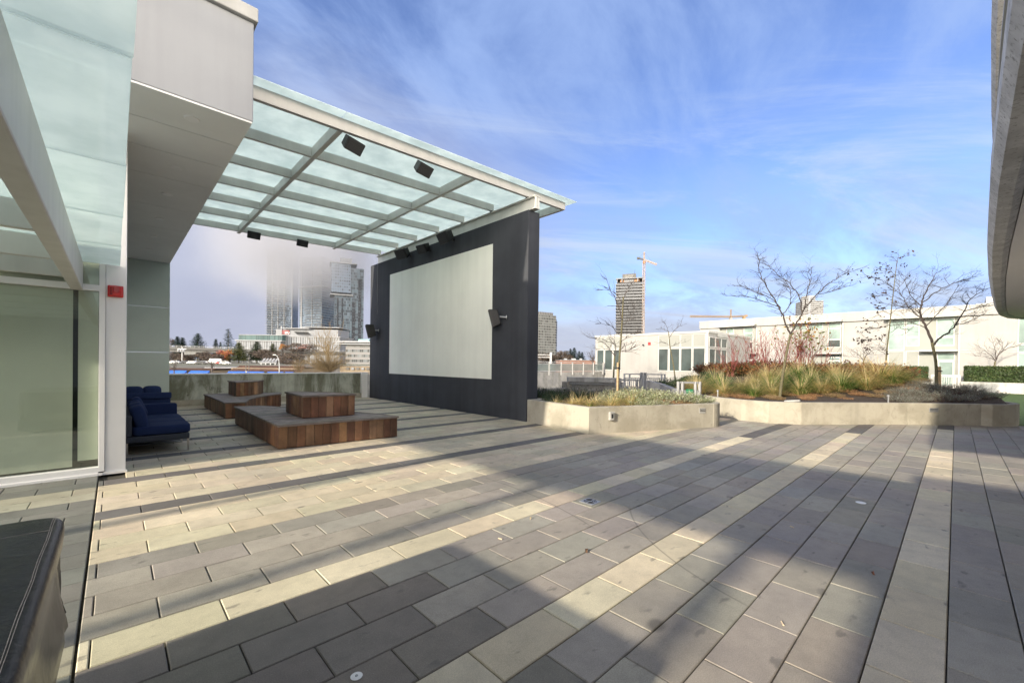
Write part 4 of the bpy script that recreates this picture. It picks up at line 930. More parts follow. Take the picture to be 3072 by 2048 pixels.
MB().bar((8.7, 18.96, 1.065), (27.75, 18.96, 1.065), .04, .04).build('bottom_rail', 'whitefar', t)
for i in range(12):
    x = 27.72-1.266*i
    MB().box(x-.03, 18.90, .78, x+.03, 18.995, 1.68).build('post', 'whitefar', t)
    if i < 11: MB().box(x-1.23, 18.945, 1.085, x-.035, 18.955, 1.557).build('glass_panel', 'guard', t)

# ================================================================== LOW PAVILION
pv_ = thing('low_pavilion', 'low white flat roofed pavilion with big windows, behind the planters', 'building', (29.5, 15.5, 0)); X0 = 28
MB().box(X0, 11.07, -.03, 36, 19.88, 3.70).build('wall_body', 'stucco', pv_)
MB().box(X0-.06, 11.0, 3.70, 36.05, 19.93, 3.84).build('roof_edge', 'cream', pv_, bevel=.01)
MB().box(29.4, 10.985, 3.50, 31.3, 11.05, 3.70).build('eave', 'roofgrey', pv_)
def win(par, x, ya, yb, za, zb_, m='winglass', fr_=.05, name='window', fm='whitefar', proud=.03):
    """framed pane on a wall that faces -x"""
    ya, yb = sorted((ya, yb)); mb = MB()
    mb.box(x-proud, ya, za, x-.002, ya+fr_, zb_).box(x-proud, yb-fr_, za, x-.002, yb, zb_).box(x-proud, ya+fr_, za, x-.002, yb-fr_, za+fr_).box(x-proud, ya+fr_, zb_-fr_, x-.002, yb-fr_, zb_)
    f = mb.build(name, fm, par); MB().box(x-.012, ya+fr_, za+fr_, x-.003, yb-fr_, zb_-fr_).build('pane', m, f); return f
for a, b in ((19.72, 19.03), (18.99, 18.25), (18.21, 17.48)): win(pv_, X0, a, b, 1.12, 2.72); win(pv_, X0, a, b, 2.78, 3.66, 'stuccoc', .035, 'spandrel')
for i, (a, b) in enumerate(((14.50, 13.74), (13.70, 12.93), (12.89, 12.10), (12.06, 11.24))):
    win(pv_, X0, a, b, 1.15, 2.74, 'winglass'); win(pv_, X0, a, b, 2.80, 3.66, 'stuccoc', .03, 'spandrel')
MB().box(X0-.04, 11.06, 0, X0-.002, 11.22, 3.69).build('corner_post', 'whitefar', pv_)
for i in range(3):
    xa = 28.1+i*1.02
    for za, zb_, m_ in ((.3, 2.70, 'winglass'), (2.78, 3.46, 'winglass')):
        mb = MB(); mb.box(xa, 11.03, za, xa+.05, 11.068, zb_).box(xa+.95, 11.03, za, xa+1.0, 11.068, zb_).box(xa+.05, 11.03, za, xa+.95, 11.068, za+.05).box(xa+.05, 11.03, zb_-.05, xa+.95, 11.068, zb_)
        f = mb.build('window', 'whitefar', pv_); MB().box(xa+.05, 11.05, za+.05, xa+.95, 11.066, zb_-.05).build('pane', m_, f)
t = thing('fire_alarm', 'small red alarm box on the low white pavilion wall', 'fire alarm', (27.95, 15.2, 3.1)); MB().box(27.93, 15.1, 3.0, 27.998, 15.28, 3.2).build('housing', 'red', t, bevel=.01); MB().box(27.915, 15.14, 3.06, 27.931, 15.24, 3.14).build('strobe', 'red', t)
t = thing('security_camera', 'small dark camera left of the red alarm box on the pavilion wall', 'camera', (27.95, 15.64, 3.02)); MB().tube([(27.998, 15.64, 3.04), (27.9, 15.64, 3.02)], .03, 8).build('arm', 'galv', t); MB().lathe([(.02, -.06), (.055, -.03), (.06, .02), (.03, .05)], 12, at=(27.88, 15.64, 3.0)).build('dome', 'black', t)

# ================================================================== TOWNHOUSE ROW
th = thing('townhouse_row', 'long two storey white townhouse row behind the hedges', 'building', (48, 6, 0)); X0 = 46
MB().box(X0, -14, -.03, 56, 19.05, 5.46).build('wall_body', 'stucco', th)
MB().box(X0-.10, -14, 5.50, 56, 19.1, 6.22).build('parapet', 'stucco', th); MB().box(X0-.13, -14, 6.22, 56, 19.12, 6.28).build('coping', 'cream', th); MB().box(X0-.06, -14, 5.455, 56, 19.0, 5.499).build('shadow_gap', 'dark', th)
for z in (2.79, 2.96): MB().box(X0-.012, -14, z-.012, X0-.002, 19.0, z+.012).build('reveal', 'roofgrey', th)
for z in (5.75, 5.98): MB().box(X0-.108, 13.5, z-.008, X0-.101, 19.0, z+.008).build('reveal', 'roofgrey', th)
def canopy(ya, yb, z, d_, h=.18): MB().box(X0-d_, yb, z, X0-.101, ya, z+h).build('window_canopy', 'roofgrey', th, bevel=.015)
canopy(17.0, 13.55, 5.50, .75); canopy(10.75, 6.8, 5.50, .75); canopy(4.1, -.15, 5.46, .75); canopy(8.8, 6.8, 2.70, .8, .12); canopy(2.0, -.08, 2.84, .8, .13); canopy(15.0, 13.4, 2.75, .8, .12)
for ya, yb in ((16.95, 13.6), (10.7, 6.85), (3.95, -.05)):        # bays stand slightly proud
    mb = MB().box(X0-.05, yb, .2, X0-.002, ya, 5.45); mb.build('bay_panel', 'stuccoc', th)
XB_ = X0-.05
for a, b in ((16.35, 15.62), (14.70, 13.83)):
    win(th, XB_, a, b, 4.86, 5.42, 'winblind'); win(th, XB_, a, b, 3.98, 4.84, 'winblind'); win(th, XB_, a, b, 3.28, 3.96, 'winglass')
win(th, XB_, 14.5, 13.7, .25, 2.15, 'winglass', .06, 'door'); win(th, XB_, 14.5, 13.7, 2.2, 2.68, 'winglass')
win(th, XB_, 10.62, 9.40, 4.90, 5.44, 'winblind'); win(th, XB_, 9.36, 8.2, 4.90, 5.44, 'winblind')
for za, zb_, m_ in ((4.97, 5.42, 'winblind'), (3.99, 4.95, 'winblind'), (3.28, 3.97, 'winglass')): win(th, XB_, 7.84, 6.92, za, zb_, m_)
win(th, XB_, 7.80, 6.94, .25, 2.14, 'winblind', .07, 'door'); f = win(th, XB_, 7.80, 6.94, 2.18, 2.68, 'winglass', .04, 'transom')
MB().box(XB_-.016, 7.02, 2.24, XB_-.013, 7.72, 2.60).build('number_panel', mat('teal panel', (.03, .09, .10), .3), th)
text('house_number', 'TH208', .27, 'letter', th, face_x(XB_-.018-48, 7.36-6, 2.40), 1.1)
win(th, XB_, 3.84, 2.84, 3.0, 5.40, 'winblind'); win(th, XB_, 3.84, 2.84, .6, 2.92, 'stuccoc'); win(th, XB_, 2.78, 2.0, .6, 2.92, 'stuccoc')
for za, zb_, m_ in ((4.93, 5.38, 'winblind'), (4.01, 4.90, 'winblind'), (3.28, 3.98, 'winblind')): win(th, XB_, 2.78, 2.0, za, zb_, m_)
win(th, XB_, 1.08, .10, 3.98, 5.38, 'winblind'); win(th, XB_, 1.08, .10, 3.28, 3.95, 'winblind'); win(th, XB_, 1.02, .06, 2.2, 2.76, 'winblind', .05, 'transom'); win(th, XB_, .98, .08, .2, 2.14, 'winblind', .09, 'door')
for za, zb_ in ((3.36, 5.1), (2.75, 3.3), (.8, 2.7)): win(th, X0, -2.95, -4.2, za, zb_, 'winblind')
for y in (-.14, 6.78, 13.5): MB().tube([(X0-.12, y, 5.4), (X0-.12, y, .2)], .055, 8).build('downpipe', 'whitefar', th)
MB().box(47.5, -2.6, 6.22, 50, -1.5, 6.95).build('roof_unit', 'whitefar', th); MB().box(47.5, -3.2, 6.22, 50, -1.0, 6.5).build('roof_unit', 'roofgrey', th)
def hedge(label, xa, xb, ya, yb, z0, z1, seed):
    rnd = random.Random(seed); t = thing('clipped_hedge', label, 'hedge', ((xa+xb)/2, (ya+yb)/2, z0)); MB().box(xa+.08, ya+.08, z0, xb-.08, yb-.08, z1-.08).build('inner_mass', 'hedgecore', t); mb = MB()
    for _ in range(int(1100*(yb-ya))):
        u = rnd.random(); y = rnd.uniform(ya, yb)
        x, z = (xa+rnd.gauss(.03, .03), rnd.uniform(z0, z1)) if u < .62 else ((rnd.uniform(xa, xb), z1+rnd.gauss(-.03, .03)) if u < .85 else (rnd.uniform(xa, xb), rnd.uniform(z0, z1)))
        if u >= .85: y = rnd.choice((ya, yb))+rnd.gauss(0, .03)
        if u > .6 and z < z0+.3 and rnd.random() < .2: continue
        p = Vector((x, y, z)); a = Vector((rnd.gauss(0, 1), rnd.gauss(0, 1), rnd.gauss(0, 1))).normalized()*.075; s2 = a.cross(Vector((rnd.gauss(0, 1), rnd.gauss(0, 1), rnd.gauss(0, 1)))).normalized()*.03
        mb.quad(p-a, p-s2, p+a, p+s2, jit((.035, .062, .018) if rnd.random() < .8 else (.07, .095, .03), rnd, .3))
    mb.build('foliage', 'hedge', t); return t
hedge('clipped green hedge left of the white fence gate', 42.7, 43.9, 1.45, 9.0, .66, 1.68, 61); hedge('clipped green hedge right of the white fence gate', 42.7, 43.9, -6, -.45, .66, 1.74, 62)
hedge('clipped green hedge left of the TH208 door, behind the red stems', 42.7, 43.9, 9.8, 15.5, .66, 1.66, 63)
for lb, ya, yb in (('low concrete planter wall under the hedge left of the white gate', 1.25, 16), ('low concrete planter wall under the hedge right of the white gate', -9, -.25)):
    t = thing('planter_wall', lb, 'wall', (43, (ya+yb)/2, 0)); MB().box(42.45, ya, -.03, 42.65, yb, .68).box(42.651, yb-.2, -.03, 45.9, yb, .68).build('wall_body', 'concgrey', t); MB().box(42.66, ya, .2, 45.9, yb-.21, .62).build('soil', 'soil', t)
fence('white picket fence gate in front of the townhouse door', (42.55, 1.2), (42.55, -.2), .12, 1.12, (0, .14, .84, 1), 12, .12, 'picket_gate', 'whitefar', .05, 'gate')

# ================================================================== CURVED BUILDING OVERHEAD (right)
cbd = thing('curved_building', 'curved concrete balcony slabs of the building overhanging the right edge of the plaza', 'building', (5, -4, 0))
SO = [(2.7, -.21), (3.7, -.22), (5.9, -.25), (9.2, -.34), (12, -.45), (15, -.60), (18, -.77), (20.2, -.93), (21.5, -1.16), (22.3, -1.52), (22.8, -2.1), (23.0, -3.0), (23.0, -9), (2.7, -9)]
SO = SO[::-1]        # counter-clockwise
EDGE = offs(SO, -.05)
def slab(z, SO=SO):
    EDGE = offs(SO, -.05)
    MB().prism(offs(SO, .17), z+.006, z+.2, top=False).build('soffit', 'slabsoffit', cbd); mb = MB(); a, b = EDGE, offs(SO, .16); n = len(a)
    L = [[(x, y, z+.0) for x, y in b], [(x, y, z-.035) for x, y in offs(SO, .10)], [(x, y, z-.03) for x, y in SO], [(x, y, z+.06) for x, y in EDGE], [(x, y, z+.27) for x, y in EDGE], [(x, y, z+.28) for x, y in offs(SO, .3)]]
    mb.add(sum(L, []), [(k*n+i, k*n+(i+1) % n, (k+1)*n+(i+1) % n, (k+1)*n+i) for k in range(5) for i in range(n)]); mb.build('slab_edge', 'slabedge', cbd)
    MB().prism(offs(SO, .3), z+.2, z+.281, bot=False).build('slab_top', 'slabsoffit', cbd)
SO2 = [(max(x, 3.5), y) for x, y in SO if x > -3.9 or True]; SO2 = [p for i, p in enumerate(SO2) if p[0] > 3.6 or p in ((3.5, -9),)]+[(3.5, -.22)]
SO2 = [(3.5, -9)]+[p for p in SO2 if p[0] > 3.6]+[(3.5, -.22)]
slab(3.3); slab(6.35, SO2); slab(3.3, [(-14, -9), (-1.2, -9), (-1.2, -.17), (-14, -.16)])  # last one: unseen rear piece, gap left to let sun onto the paving
for z, so_ in ((3.58, SO), (6.63, SO2)):
    gp = offs(so_, .02); mb = MB(); n = len(gp)
    for i in range(n):
        (x1, y1), (x2_, y2_) = gp[i], gp[(i+1) % n]
        if min(y1, y2_) < -3.2: continue
        m_ = 'guard'; L = math.hypot(x2_-x1, y2_-y1); mb = MB().bar((x1, y1, z+.5), (x2_, y2_, z+.5), .012, 1.0); mb.build('guard_glass', m_, cbd); MB().bar((x1, y1, z+1.03), (x2_, y2_, z+1.03), .05, .04).build('guard_rail', 'galv', cbd)
MB().box(-14, -9, -.03, 20, -3.6, 6.3).build('recessed_wall', 'panel', cbd)

# ================================================================== COVERED GRILL
gr_ = thing('covered_grill', 'barbecue grill under a wrinkled black vinyl cover at the bottom left', 'grill cover', (-.75, 2.3, 0))
rnd = random.Random(8); mb = MB()
# cloth over a lid and a side shelf: straight ridge on top, long drop folds, hem drawn in below
def lev(z, xa, xb, ya, yb, wob, e=.13, ph=0.):
    out = []; N = 120
    for i in range(N):
        a = 2*math.pi*(i+.5)/N
        cx_, sx_ = math.copysign(abs(math.cos(a))**e, math.cos(a)), math.copysign(abs(math.sin(a))**e, math.sin(a))
        k_ = wob*(1.1*noise.noise((a*3.2+ph, z*1.6, 3.))+1.0*noise.noise((a*13, z*5+ph, 7.))+.7*abs(noise.noise((a*26, z*7, 5.))))
        out.append(((xa+xb)/2+((xb-xa)/2+k_)*cx_, (ya+yb)/2+((yb-ya)/2+k_)*sx_, z+.02*wob*8*noise.noise((a*4, z*3, 1))))
    return out
LV = []
for z, xb, yb, w_ in ((.04, -.52, 2.70, .05), (.12, -.44, 2.78, .05), (.2, -.36, 2.84, .045), (.28, -.275, 2.90, .04), (.35, -.20, 2.93, .03), (.39, -.165, 2.96, .022), (.43, -.17, 2.96, .02), (.48, -.185, 2.95, .024), (.55, -.19, 2.94, .028), (.62, -.18, 2.935, .026), (.69, -.175, 2.93, .02), (.76, -.165, 2.925, .014), (.81, -.16, 2.92, .006), (.838, -.16, 2.915, .0), (.852, -.17, 2.91, .0), (.857, -.188, 2.895, .0)):
    LV.append(lev(z, -1.42, xb, .9, yb, w_, .13 if z < .8 else .10))
LV.append([(-.75+(x+.75)*.8, 1.9+(y-1.9)*.86, .862-.01*noise.noise((x*4, y*4, 0))) for x, y, z in LV[-1]]); LV.append([(-.75+(x+.75)*.45, 1.9+(y-1.9)*.5, .858) for x, y, z in LV[-1]])
n = 120; mb.add(sum(LV, []), [(k*n+i, k*n+(i+1) % n, (k+1)*n+(i+1) % n, (k+1)*n+i) for k in range(len(LV)-1) for i in range(n)]+[tuple(range((len(LV)-1)*n, len(LV)*n))])
cvr = mb.build('cover', 'vinyl', gr_, smooth=True)
def seam(pts):
    for off in (-.003, .003):
        q_ = [Vector(p)+Vector((off+.0012*noise.noise((i*.9, off*99, 2)), off*.3, 0)) for i, p in enumerate(pts)]
        sm_.tube(q_, .0011, 4)
sm_ = MB(); seam([(-.195-.0012*math.sin(i*.8), 2.885-i*.06, .8592) for i in range(32)]); seam([(-.2-i*.05, 2.66+.003*math.sin(i*.9), .8602) for i in range(22)])
sm_.build('stitching', 'thread', gr_)

# ================================================================== SMALL THINGS ON THE PAVING
t = thing('floor_drain', 'square metal floor drain set in the paving', 'drain', (4.02, 2.9, 0)); MB().box(3.93, 2.81, .0015, 4.11, 2.99, .006).build('frame', 'galv', t); mb = MB()
for a in range(4):
    for r_ in (.03, .05, .07):
        q_ = [(4.02+r_*math.cos(R(a*90+12+k*11)), 2.9+r_*math.sin(R(a*90+12+k*11)), .0075) for k in range(7)]; mb.tube(q_, .004, 4)
mb.build('grate', 'dark', t)
t = thing('survey_disc', 'small white disc on a shaded paver at the bottom of the view', 'marker', (.9, 2.07, 0)); MB().lathe([(.028, .001), (.03, .004), (.01, .006)], 20, at=(.9, 2.07, .001)).build('disc', 'white', t); MB().lathe([(.008, .006), (.006, .009)], 10, at=(.9, 2.07, .001)).build('screw', 'galv', t)
t = thing('survey_disc', 'small white disc on the paving towards the right', 'marker', (6.4, .75, 0)); MB().lathe([(.05, .001), (.05, .005), (.02, .007)], 20, at=(6.4, .75, .001)).build('disc', 'white', t)
rnd = random.Random(77)
for x, y, s_, c, lb in ((2.91, 2.14, .05, (.16, .09, .05), 'curled brown leaf on the paving near the middle'), (4.25, .42, .035, (.25, .1, .05), 'small reddish leaf scrap on the pale stripe of paving'), (3.1, 2.98, .03, (.5, .4, .25), 'pale leaf scrap on the light stripe of paving')):
    mb = MB(); mb.add([(0, -s_*.4, .004), (s_*.6, 0, .03), (s_*1.1, s_*.2, .012), (s_*.5, s_*.45, .02), (0, 0, .004)], [(0, 1, 4), (1, 2, 4), (2, 3, 4)], c); o = mb.build('dead_leaf', 'leaf', local=True); o.location = (x, y, 0); tag(o, lb, 'leaf')
for x, y, a, lb in ((3.02, .72, .5, 'cigarette end lying near the bottom right'), (2.55, 2.82, 1.9, 'cigarette end beside the light paving stripe'), (4.9, 1.1, 1.1, 'tiny white scrap on the paving at the right')):
    o = MB().tube([(-.02, 0, .006), (.02, 0, .006)], .005, 8).build('cigarette_end', mat('paper', (.6, .5, .36), .8), local=True); o.location = (x, y, 0); o.rotation_euler = (0, 0, a); tag(o, lb, 'litter')

# ================================================================== THE CITY BEYOND
def hor(px): return 1069.5+.012*px
def zat(px, py, D): return 1.6+(hor(px)-py)*D/F_PX
RZ = YAW-math.pi/2                       # turns local +x to the right of the picture, +y away from the viewer
def site(name, label, cat, px, D, z=None, rz=0., group=None):
    x, y = at(px, 0, D); return thing(name, label, cat, (x, y, hgt(x, y) if z is None else z), RZ+rz, group)
def wpx(dpx, D): return dpx*D/F_PX
M['t1'] = facade('tower glass grey', 2.9, 1.55, (0.075, 0.105, 0.151), (0.136, 0.170, 0.224), (0.019, 0.029, 0.046), .24, .10, .25)
M['t2'] = facade('tower glass blue', 2.9, 1.6, (0.065, 0.105, 0.156), (0.130, 0.167, 0.224), (0.023, 0.035, 0.058), .22, .12, .25)
M['t3'] = facade('tower glass teal', 2.95, 1.45, (0.045, 0.073, 0.100), (0.079, 0.100, 0.133), (0.009, 0.017, 0.029), .14, .10, .35)
M['t3w'] = facade('tower white grid', 2.95, 2.1, (0.072, 0.103, 0.146), (0.108, 0.138, 0.189), (0.016, 0.023, 0.037), .42, .34, .3)
M['t3d'] = facade('tower dark strip', 2.95, 1.1, (0.045, 0.059, 0.077), (0.016, 0.020, 0.029), (0.011, 0.013, 0.020), .35, .4, .8)
M['t4c'] = facade('tower cream', 2.9, 2.3, (.085, .095, .10), (.165, .17, .168), (.025, .027, .03), .34, .28, .3)
M['t4b'] = facade('tower blue glass', 2.9, 1.7, (0.076, 0.104, 0.161), (0.153, 0.180, 0.225), (0.023, 0.032, 0.059), .16, .12, .3)
M['t5'] = facade('unfinished floors', 3.0, 1.9, (.045, .046, .05), (.026, .027, .03), (.008, .008, .01), .10, .16, .5)
M['t6'] = facade('tower banded', 3.0, 2.0, (0.090, 0.095, 0.104), (0.270, 0.270, 0.270), (0.036, 0.038, 0.041), .38, .08, .2)
M['off'] = facade('office strips', 3.6, 1.4, (0.108, 0.122, 0.135), (0.162, 0.162, 0.167), (0.036, 0.041, 0.045), .5, .1, .4)
M['sfug'] = facade('teal curtain wall', 9, 1.5, (0.054, 0.099, 0.104), (0.099, 0.135, 0.140), (0.027, 0.054, 0.059), .03, .10, .1)
M['fins'] = facade('white fins', 30, 1.9, (.12, .125, .13), (.20, .212, .235), (.06, .065, .07), .0, .55, .6)
M['slabw'] = mat('white slab edge', (.22, .23, .25), .7, nz=(.1, .1)); M['cgrey'] = mat('light grey cladding', (.165, .175, .195), .7, nz=(.05, .08))
M['teal'] = mat('teal roof glass', (.14, .27, .27), .25, nz=(.2, .2)); M['brown'] = mat('brown shingles', (.045, .021, .016), .9, nz=(1.5, .35), bump=(6, .6))
M['awning'] = mat('blue awning', (.025, .10, .42), .6, nz=(.4, .15)); M['beige'] = mat('beige wall', (.17, .135, .095), .85, nz=(.4, .1)); M['concfar'] = concrete('far concrete', (.14, .145, .15), (.19, .19, .19), .2, .4); M['orange'] = mat('ochre paint', (.24, .12, .05), .6); M['mesh'] = mat('dark netting', (.09, .09, .09), .8)
M['shopwin'] = mat('shop front', (.07, .07, .07), .2, nz=(.5, .4)); M['tyre'] = mat('tyre', (.02, .02, .02), .8); M['carglass'] = mat('car glass', (.03, .035, .04), .08)

def tower(name, label, px, D, w, dep, top, m, rz, slabs=None, extra=None, cat='tower', floor=2.95):
    t = site(name, label, cat, px, D, -3, rz); H = top+3
    MB().box(-w/2, 0, 0, w/2, dep, H).build('shaft', m, t, local=True)
    if slabs:
        xa, xb, ya, yb, sm, hh = slabs; mb = MB(); z = floor
        while z < H-1: mb.box(xa, ya, z-hh/2, xb, yb, z+hh/2); z += floor
        mb.build('floor_slabs', sm, t, local=True)
    return t, H
def bx(t, name, m, *b, **kw): return MB().box(*b).build(name, m, t, local=True, **kw)
# three towers reaching into the fog on the left
t, H = tower('glass_tower', 'grey glass tower with saw tooth balconies fading into the fog, leftmost of three', 838, 520, 29, 24, 138, 't1', R(12), (-16.2, 8, -1.6, 20, 'slabw', .3))
for x in (-9, -2.5, 4.5, 13.4): bx(t, 'white_fin', 'slabw', x, -.5, 0, x+.8, 0, H)
bx(t, 'roof_box', 'cgrey', -6, 6, H, 6, 18, H+5)
t, H = tower('glass_tower', 'pale glass tower with a projecting roof slab fading into the fog, middle of three', 930, 490, 31, 24, 122, 't2', R(-14), (-7, 16.6, -1.5, 21, 'slabw', .28))
bx(t, 'white_fin', 'slabw', -13, -.6, 0, -11.6, 0, H); bx(t, 'white_fin', 'slabw', 2, -.5, 0, 2.6, 0, H)
bx(t, 'roof_slab', 'slabw', -17, -2, zat(930, 862, 490)+3, 19, 22, zat(930, 862, 490)+4.2)
t = site('glass_tower', 'tall two part glass tower with a white gridded upper block, right of the foggy pair', 'tower', 1037, 425, -3, R(24)); H1 = zat(1037, 886, 425)+3; H2 = zat(1037, 793, 425)+3
bx(t, 'lower_shaft', 't3', -11, 0, 0, 14, 22, H1); bx(t, 'side_shaft', 't3', 4, -1.0, 0, 16.5, 18, H2-3.5)
bx(t, 'upper_block', 't3w', -14, -1.5, H1+2.4, 3.98, 20, H2); bx(t, 'ledge', 'slabw', -15, -2.4, H1-.4, 6, 20, H1+.5); bx(t, 'roof_slab', 'slabw', -15.5, -3, H2, 10, 21, H2+.8)
bx(t, 'roof_box', 'cgrey', -6, 3, H2+.8, 5, 14, H2+6.5)
for x in (5.3, 11.2): bx(t, 'dark_strip', 't3d', x, -1.5, 4, x+3., -1.01, H2-14 if x > 8 else H1-6)
for x in (-8.6, -4.4): bx(t, 'balcony_stack', 't3d', x, -.45, 0, x+1.3, -.01, H1-3)
# towers on the right
t, H = tower('cream_tower', 'stocky tower with cream left face and blue glass right face, beside the screen wall', 1640, 470, 26, 22, zat(1655, 945, 470), 't4c', R(34), (13.0, 15.0, 2, 21, 'slabw', .3))
bx(t, 'glass_wing', 't4b', 6, .2, 0, 14.8, 22.5, H-6); bx(t, 'glass_wing', 't4b', 13.02, .4, 0, 14.0, 21, H-4)
bx(t, 'roof_screen', 'mesh', -9, 3, H, 11, 19, H+3.4)
for i in range(9): bx(t, 'screen_post', 'slabw', -9+i*2.4, 2.9, H, -8.6+i*2.4, 3, H+3.6)
t, H = tower('unfinished_tower', 'dark unfinished tower with white slab edges beside a tower crane', 1884, 430, 24, 22, zat(1884, 846, 430), 't5', R(-18), (-13.2, 14.2, -1.6, 23.6, 'slabw', .42))
mb = MB()
for k in range(6): mb.box(-13.3, -1.75, H-3*k-2.3, 14.3, 23.7, H-3*k-1.6)
mb.build('bare_slabs', 'cgrey', t, local=True)
mb = MB()
for z in range(2, int(H-22), 3): mb.box(-12.6, -1.2, z, 13.6, 23, z+1.5)
mb.build('balcony_glass', M['t5'], t, local=True)
bx(t, 'crown_floor', 'orange', -9, 1, H, 10, 20, H+3.2); bx(t, 'crown_floor', 'cgrey', -5, .9, H+.3, 5, 1.0, H+2.8); bx(t, 'crown_slab', 'cgrey', -13.2, -1.6, H+3.2, 14.2, 22, H+4); bx(t, 'roof_core', 'mesh', -7, 3, H+4, 6.5, 16, H+9); bx(t, 'core_window', 'shopwin', -4.5, 2.95, H+4.6, 4, 3, H+8)
for x in (-12.4, -7.5, 8, 13): bx(t, 'column', 'cgrey', x, -1.2, H, x+.9, -.3, H+3.2)
t, H = tower('banded_tower', 'far white banded tower rising behind the townhouse roof', 2436, 650, 29, 24, zat(2436, 902, 650), 't6', R(-12))
bx(t, 'top_block', 'slabw', -9, 4, H, 5, 20, H+8.5); bx(t, 'dark_core', 't6', -15, -.4, 0, -8, .0, H+7); bx(t, 'white_pier', 'slabw', -6.5, -.6, 0, -3.4, 0, H+8)
t, H = tower('far_tower', 'small sliver of a far tower beside the cream tower', 1614, 560, 9, 12, zat(1614, 1010, 560), 't4b', 0.)
# cranes: lattice masts and jibs
def lattice(mb, a, b, w, n, r):
    a, b = Vector(a), Vector(b); t = (b-a).normalized(); u = t.orthogonal().normalized(); v = t.cross(u); C4 = [(u+v)*w/2, (u-v)*w/2, (-u-v)*w/2, (v-u)*w/2]
    for c in C4: mb.bar(a+c, b+c, r*2, r*2)
    for i in range(n):
        p, q_ = a+(b-a)*i/n, a+(b-a)*(i+1)/n
        for k in range(4): mb.bar(p+C4[k], q_+C4[(k+1) % 4], r*1.2, r*1.2); mb.bar(p+C4[k], p+C4[(k+1) % 4], r*1.2, r*1.2)
M['cranep'] = mat('crane paint grey', (.30, .25, .22), .6, nz=(.1, .1)); M['craney'] = mat('crane paint ochre', (.21, .145, .08), .6, nz=(.1, .1))
t = site('tower_crane', 'tall luffing tower crane standing beside the unfinished tower', 'crane', 1928, 425, -3); zt = zat(1928, 783, 425)+3
mb = MB(); lattice(mb, (0, 0, 0), (0, 0, zt), 1.9, 34, .17); mb.build('mast', 'cranep', t, local=True)
mb = MB(); lattice(mb, (0, 0, zt+1), (9.6, -10, zt-6), 1.3, 10, .17); mb.build('jib', 'cranep', t, local=True); mb = MB(); lattice(mb, (0, 0, zt+1), (-4.5, 5, zt+4), 1.3, 4, .17); mb.box(-5.6, 4.4, zt+2.6, -3.4, 6, zt+5); mb.build('counter_jib', 'mesh', t, local=True)
mb = MB(); lattice(mb, (0, 0, zt), (0, 0, zt+9), 1.1, 4, .15); mb.build('apex', 'cranep', t, local=True); MB().tube([(0, 0, zt+9), (5.8, -6, zt-2)], .09, 4).tube([(0, 0, zt+9), (-4, 4.4, zt+4)], .09, 4).build('stay_cable', 'mesh', t, local=True); bx(t, 'cab', 'orange', -1.2, -1.3, zt-2.6, 1.2, 1.3, zt-.4)
t = site('tower_crane', 'ochre hammerhead tower crane low over the townhouse roof', 'crane', 2190, 480, -3, R(6)); zt = zat(2190, 950, 480)+3
mb = MB(); lattice(mb, (0, 0, 0), (0, 0, zt), 1.8, 16, .16); mb.build('mast', 'craney', t, local=True)
mb = MB(); lattice(mb, (0, 0, zt), (-49, 0, zt-.6), 1.5, 26, .15); mb.build('jib', 'craney', t, local=True); mb = MB(); lattice(mb, (0, 0, zt), (19, 0, zt+1.2), 1.3, 9, .16); mb.box(15, -1.4, zt-2.2, 17.3, 1.4, zt+1.5); mb.box(17.3, -1, zt+.4, 20, 1, zt+2.6); mb.build('counter_jib', 'craney', t, local=True)
mb = MB(); lattice(mb, (0, 0, zt), (0, 0, zt+8.4), 1.1, 4, .16); mb.build('apex', 'craney', t, local=True); MB().tube([(0, 0, zt+8.4), (-33, 0, zt+.5)], .08, 4).tube([(0, 0, zt+8.4), (15, 0, zt+1.5)], .08, 4).build('stay_cable', 'mesh', t, local=True); bx(t, 'cab', 'slabw', -1.4, -1.4, zt-3.6, 1.2, 1.4, zt-1.)
# university building
D = 345; t = site('university_building', 'white finned university building with a teal glass top floor and a red SFU sign', 'building', 860, D, -1.5)
def X_(px): return wpx(px-860, D)
def Z_(py, px=860): return zat(px, py, D)+1.5
bx(t, 'finned_wall', 'fins', X_(709), 0, 0, X_(842), 30, Z_(1024)); bx(t, 'finned_wall', 'fins', X_(842), 6, 0, X_(1010), 34, Z_(1009)); bx(t, 'roof_ledge', 'slabw', X_(706), -1, Z_(1024), X_(846), 31, Z_(1021))
bx(t, 'glass_storey', 'sfug', X_(714), .5, Z_(1021), X_(845), 29, Z_(1006)); bx(t, 'roof_edge', 'slabw', X_(716), 0, Z_(1006), X_(848), 29, Z_(1004.5)); bx(t, 'roof_ledge', 'slabw', X_(842), 5.4, Z_(1009), X_(1012), 35, Z_(1007))
bx(t, 'upper_block', 'cgrey', X_(808), 9, Z_(1009), X_(1000), 32, Z_(985)); bx(t, 'roof_slab', 'slabw', X_(834), 6, Z_(983.5), X_(915), 34, Z_(981.5)); bx(t, 'roof_slab', 'slabw', X_(890), 8, Z_(979.5), X_(1005), 34, Z_(977.5)); bx(t, 'wall_fin', 'slabw', X_(825), 8, Z_(1000), X_(828), 9, Z_(976)); bx(t, 'clerestory', 'shopwin', X_(838), 8.6, Z_(984.9), X_(912), 9, Z_(983.6))
mb = MB(); mb.grid(lambda u, v: (X_(877+u*42), 5+3*math.cos(v*3.1), Z_(1003-v*10)), 12, 8); mb.build('curved_roof', 'slabw', t, local=True)
sb = bx(t, 'sign_panel', mat('red sign', (.11, .003, .011), .5), X_(825.5), 8.4, Z_(1000.5), X_(851), 8.98, Z_(988))
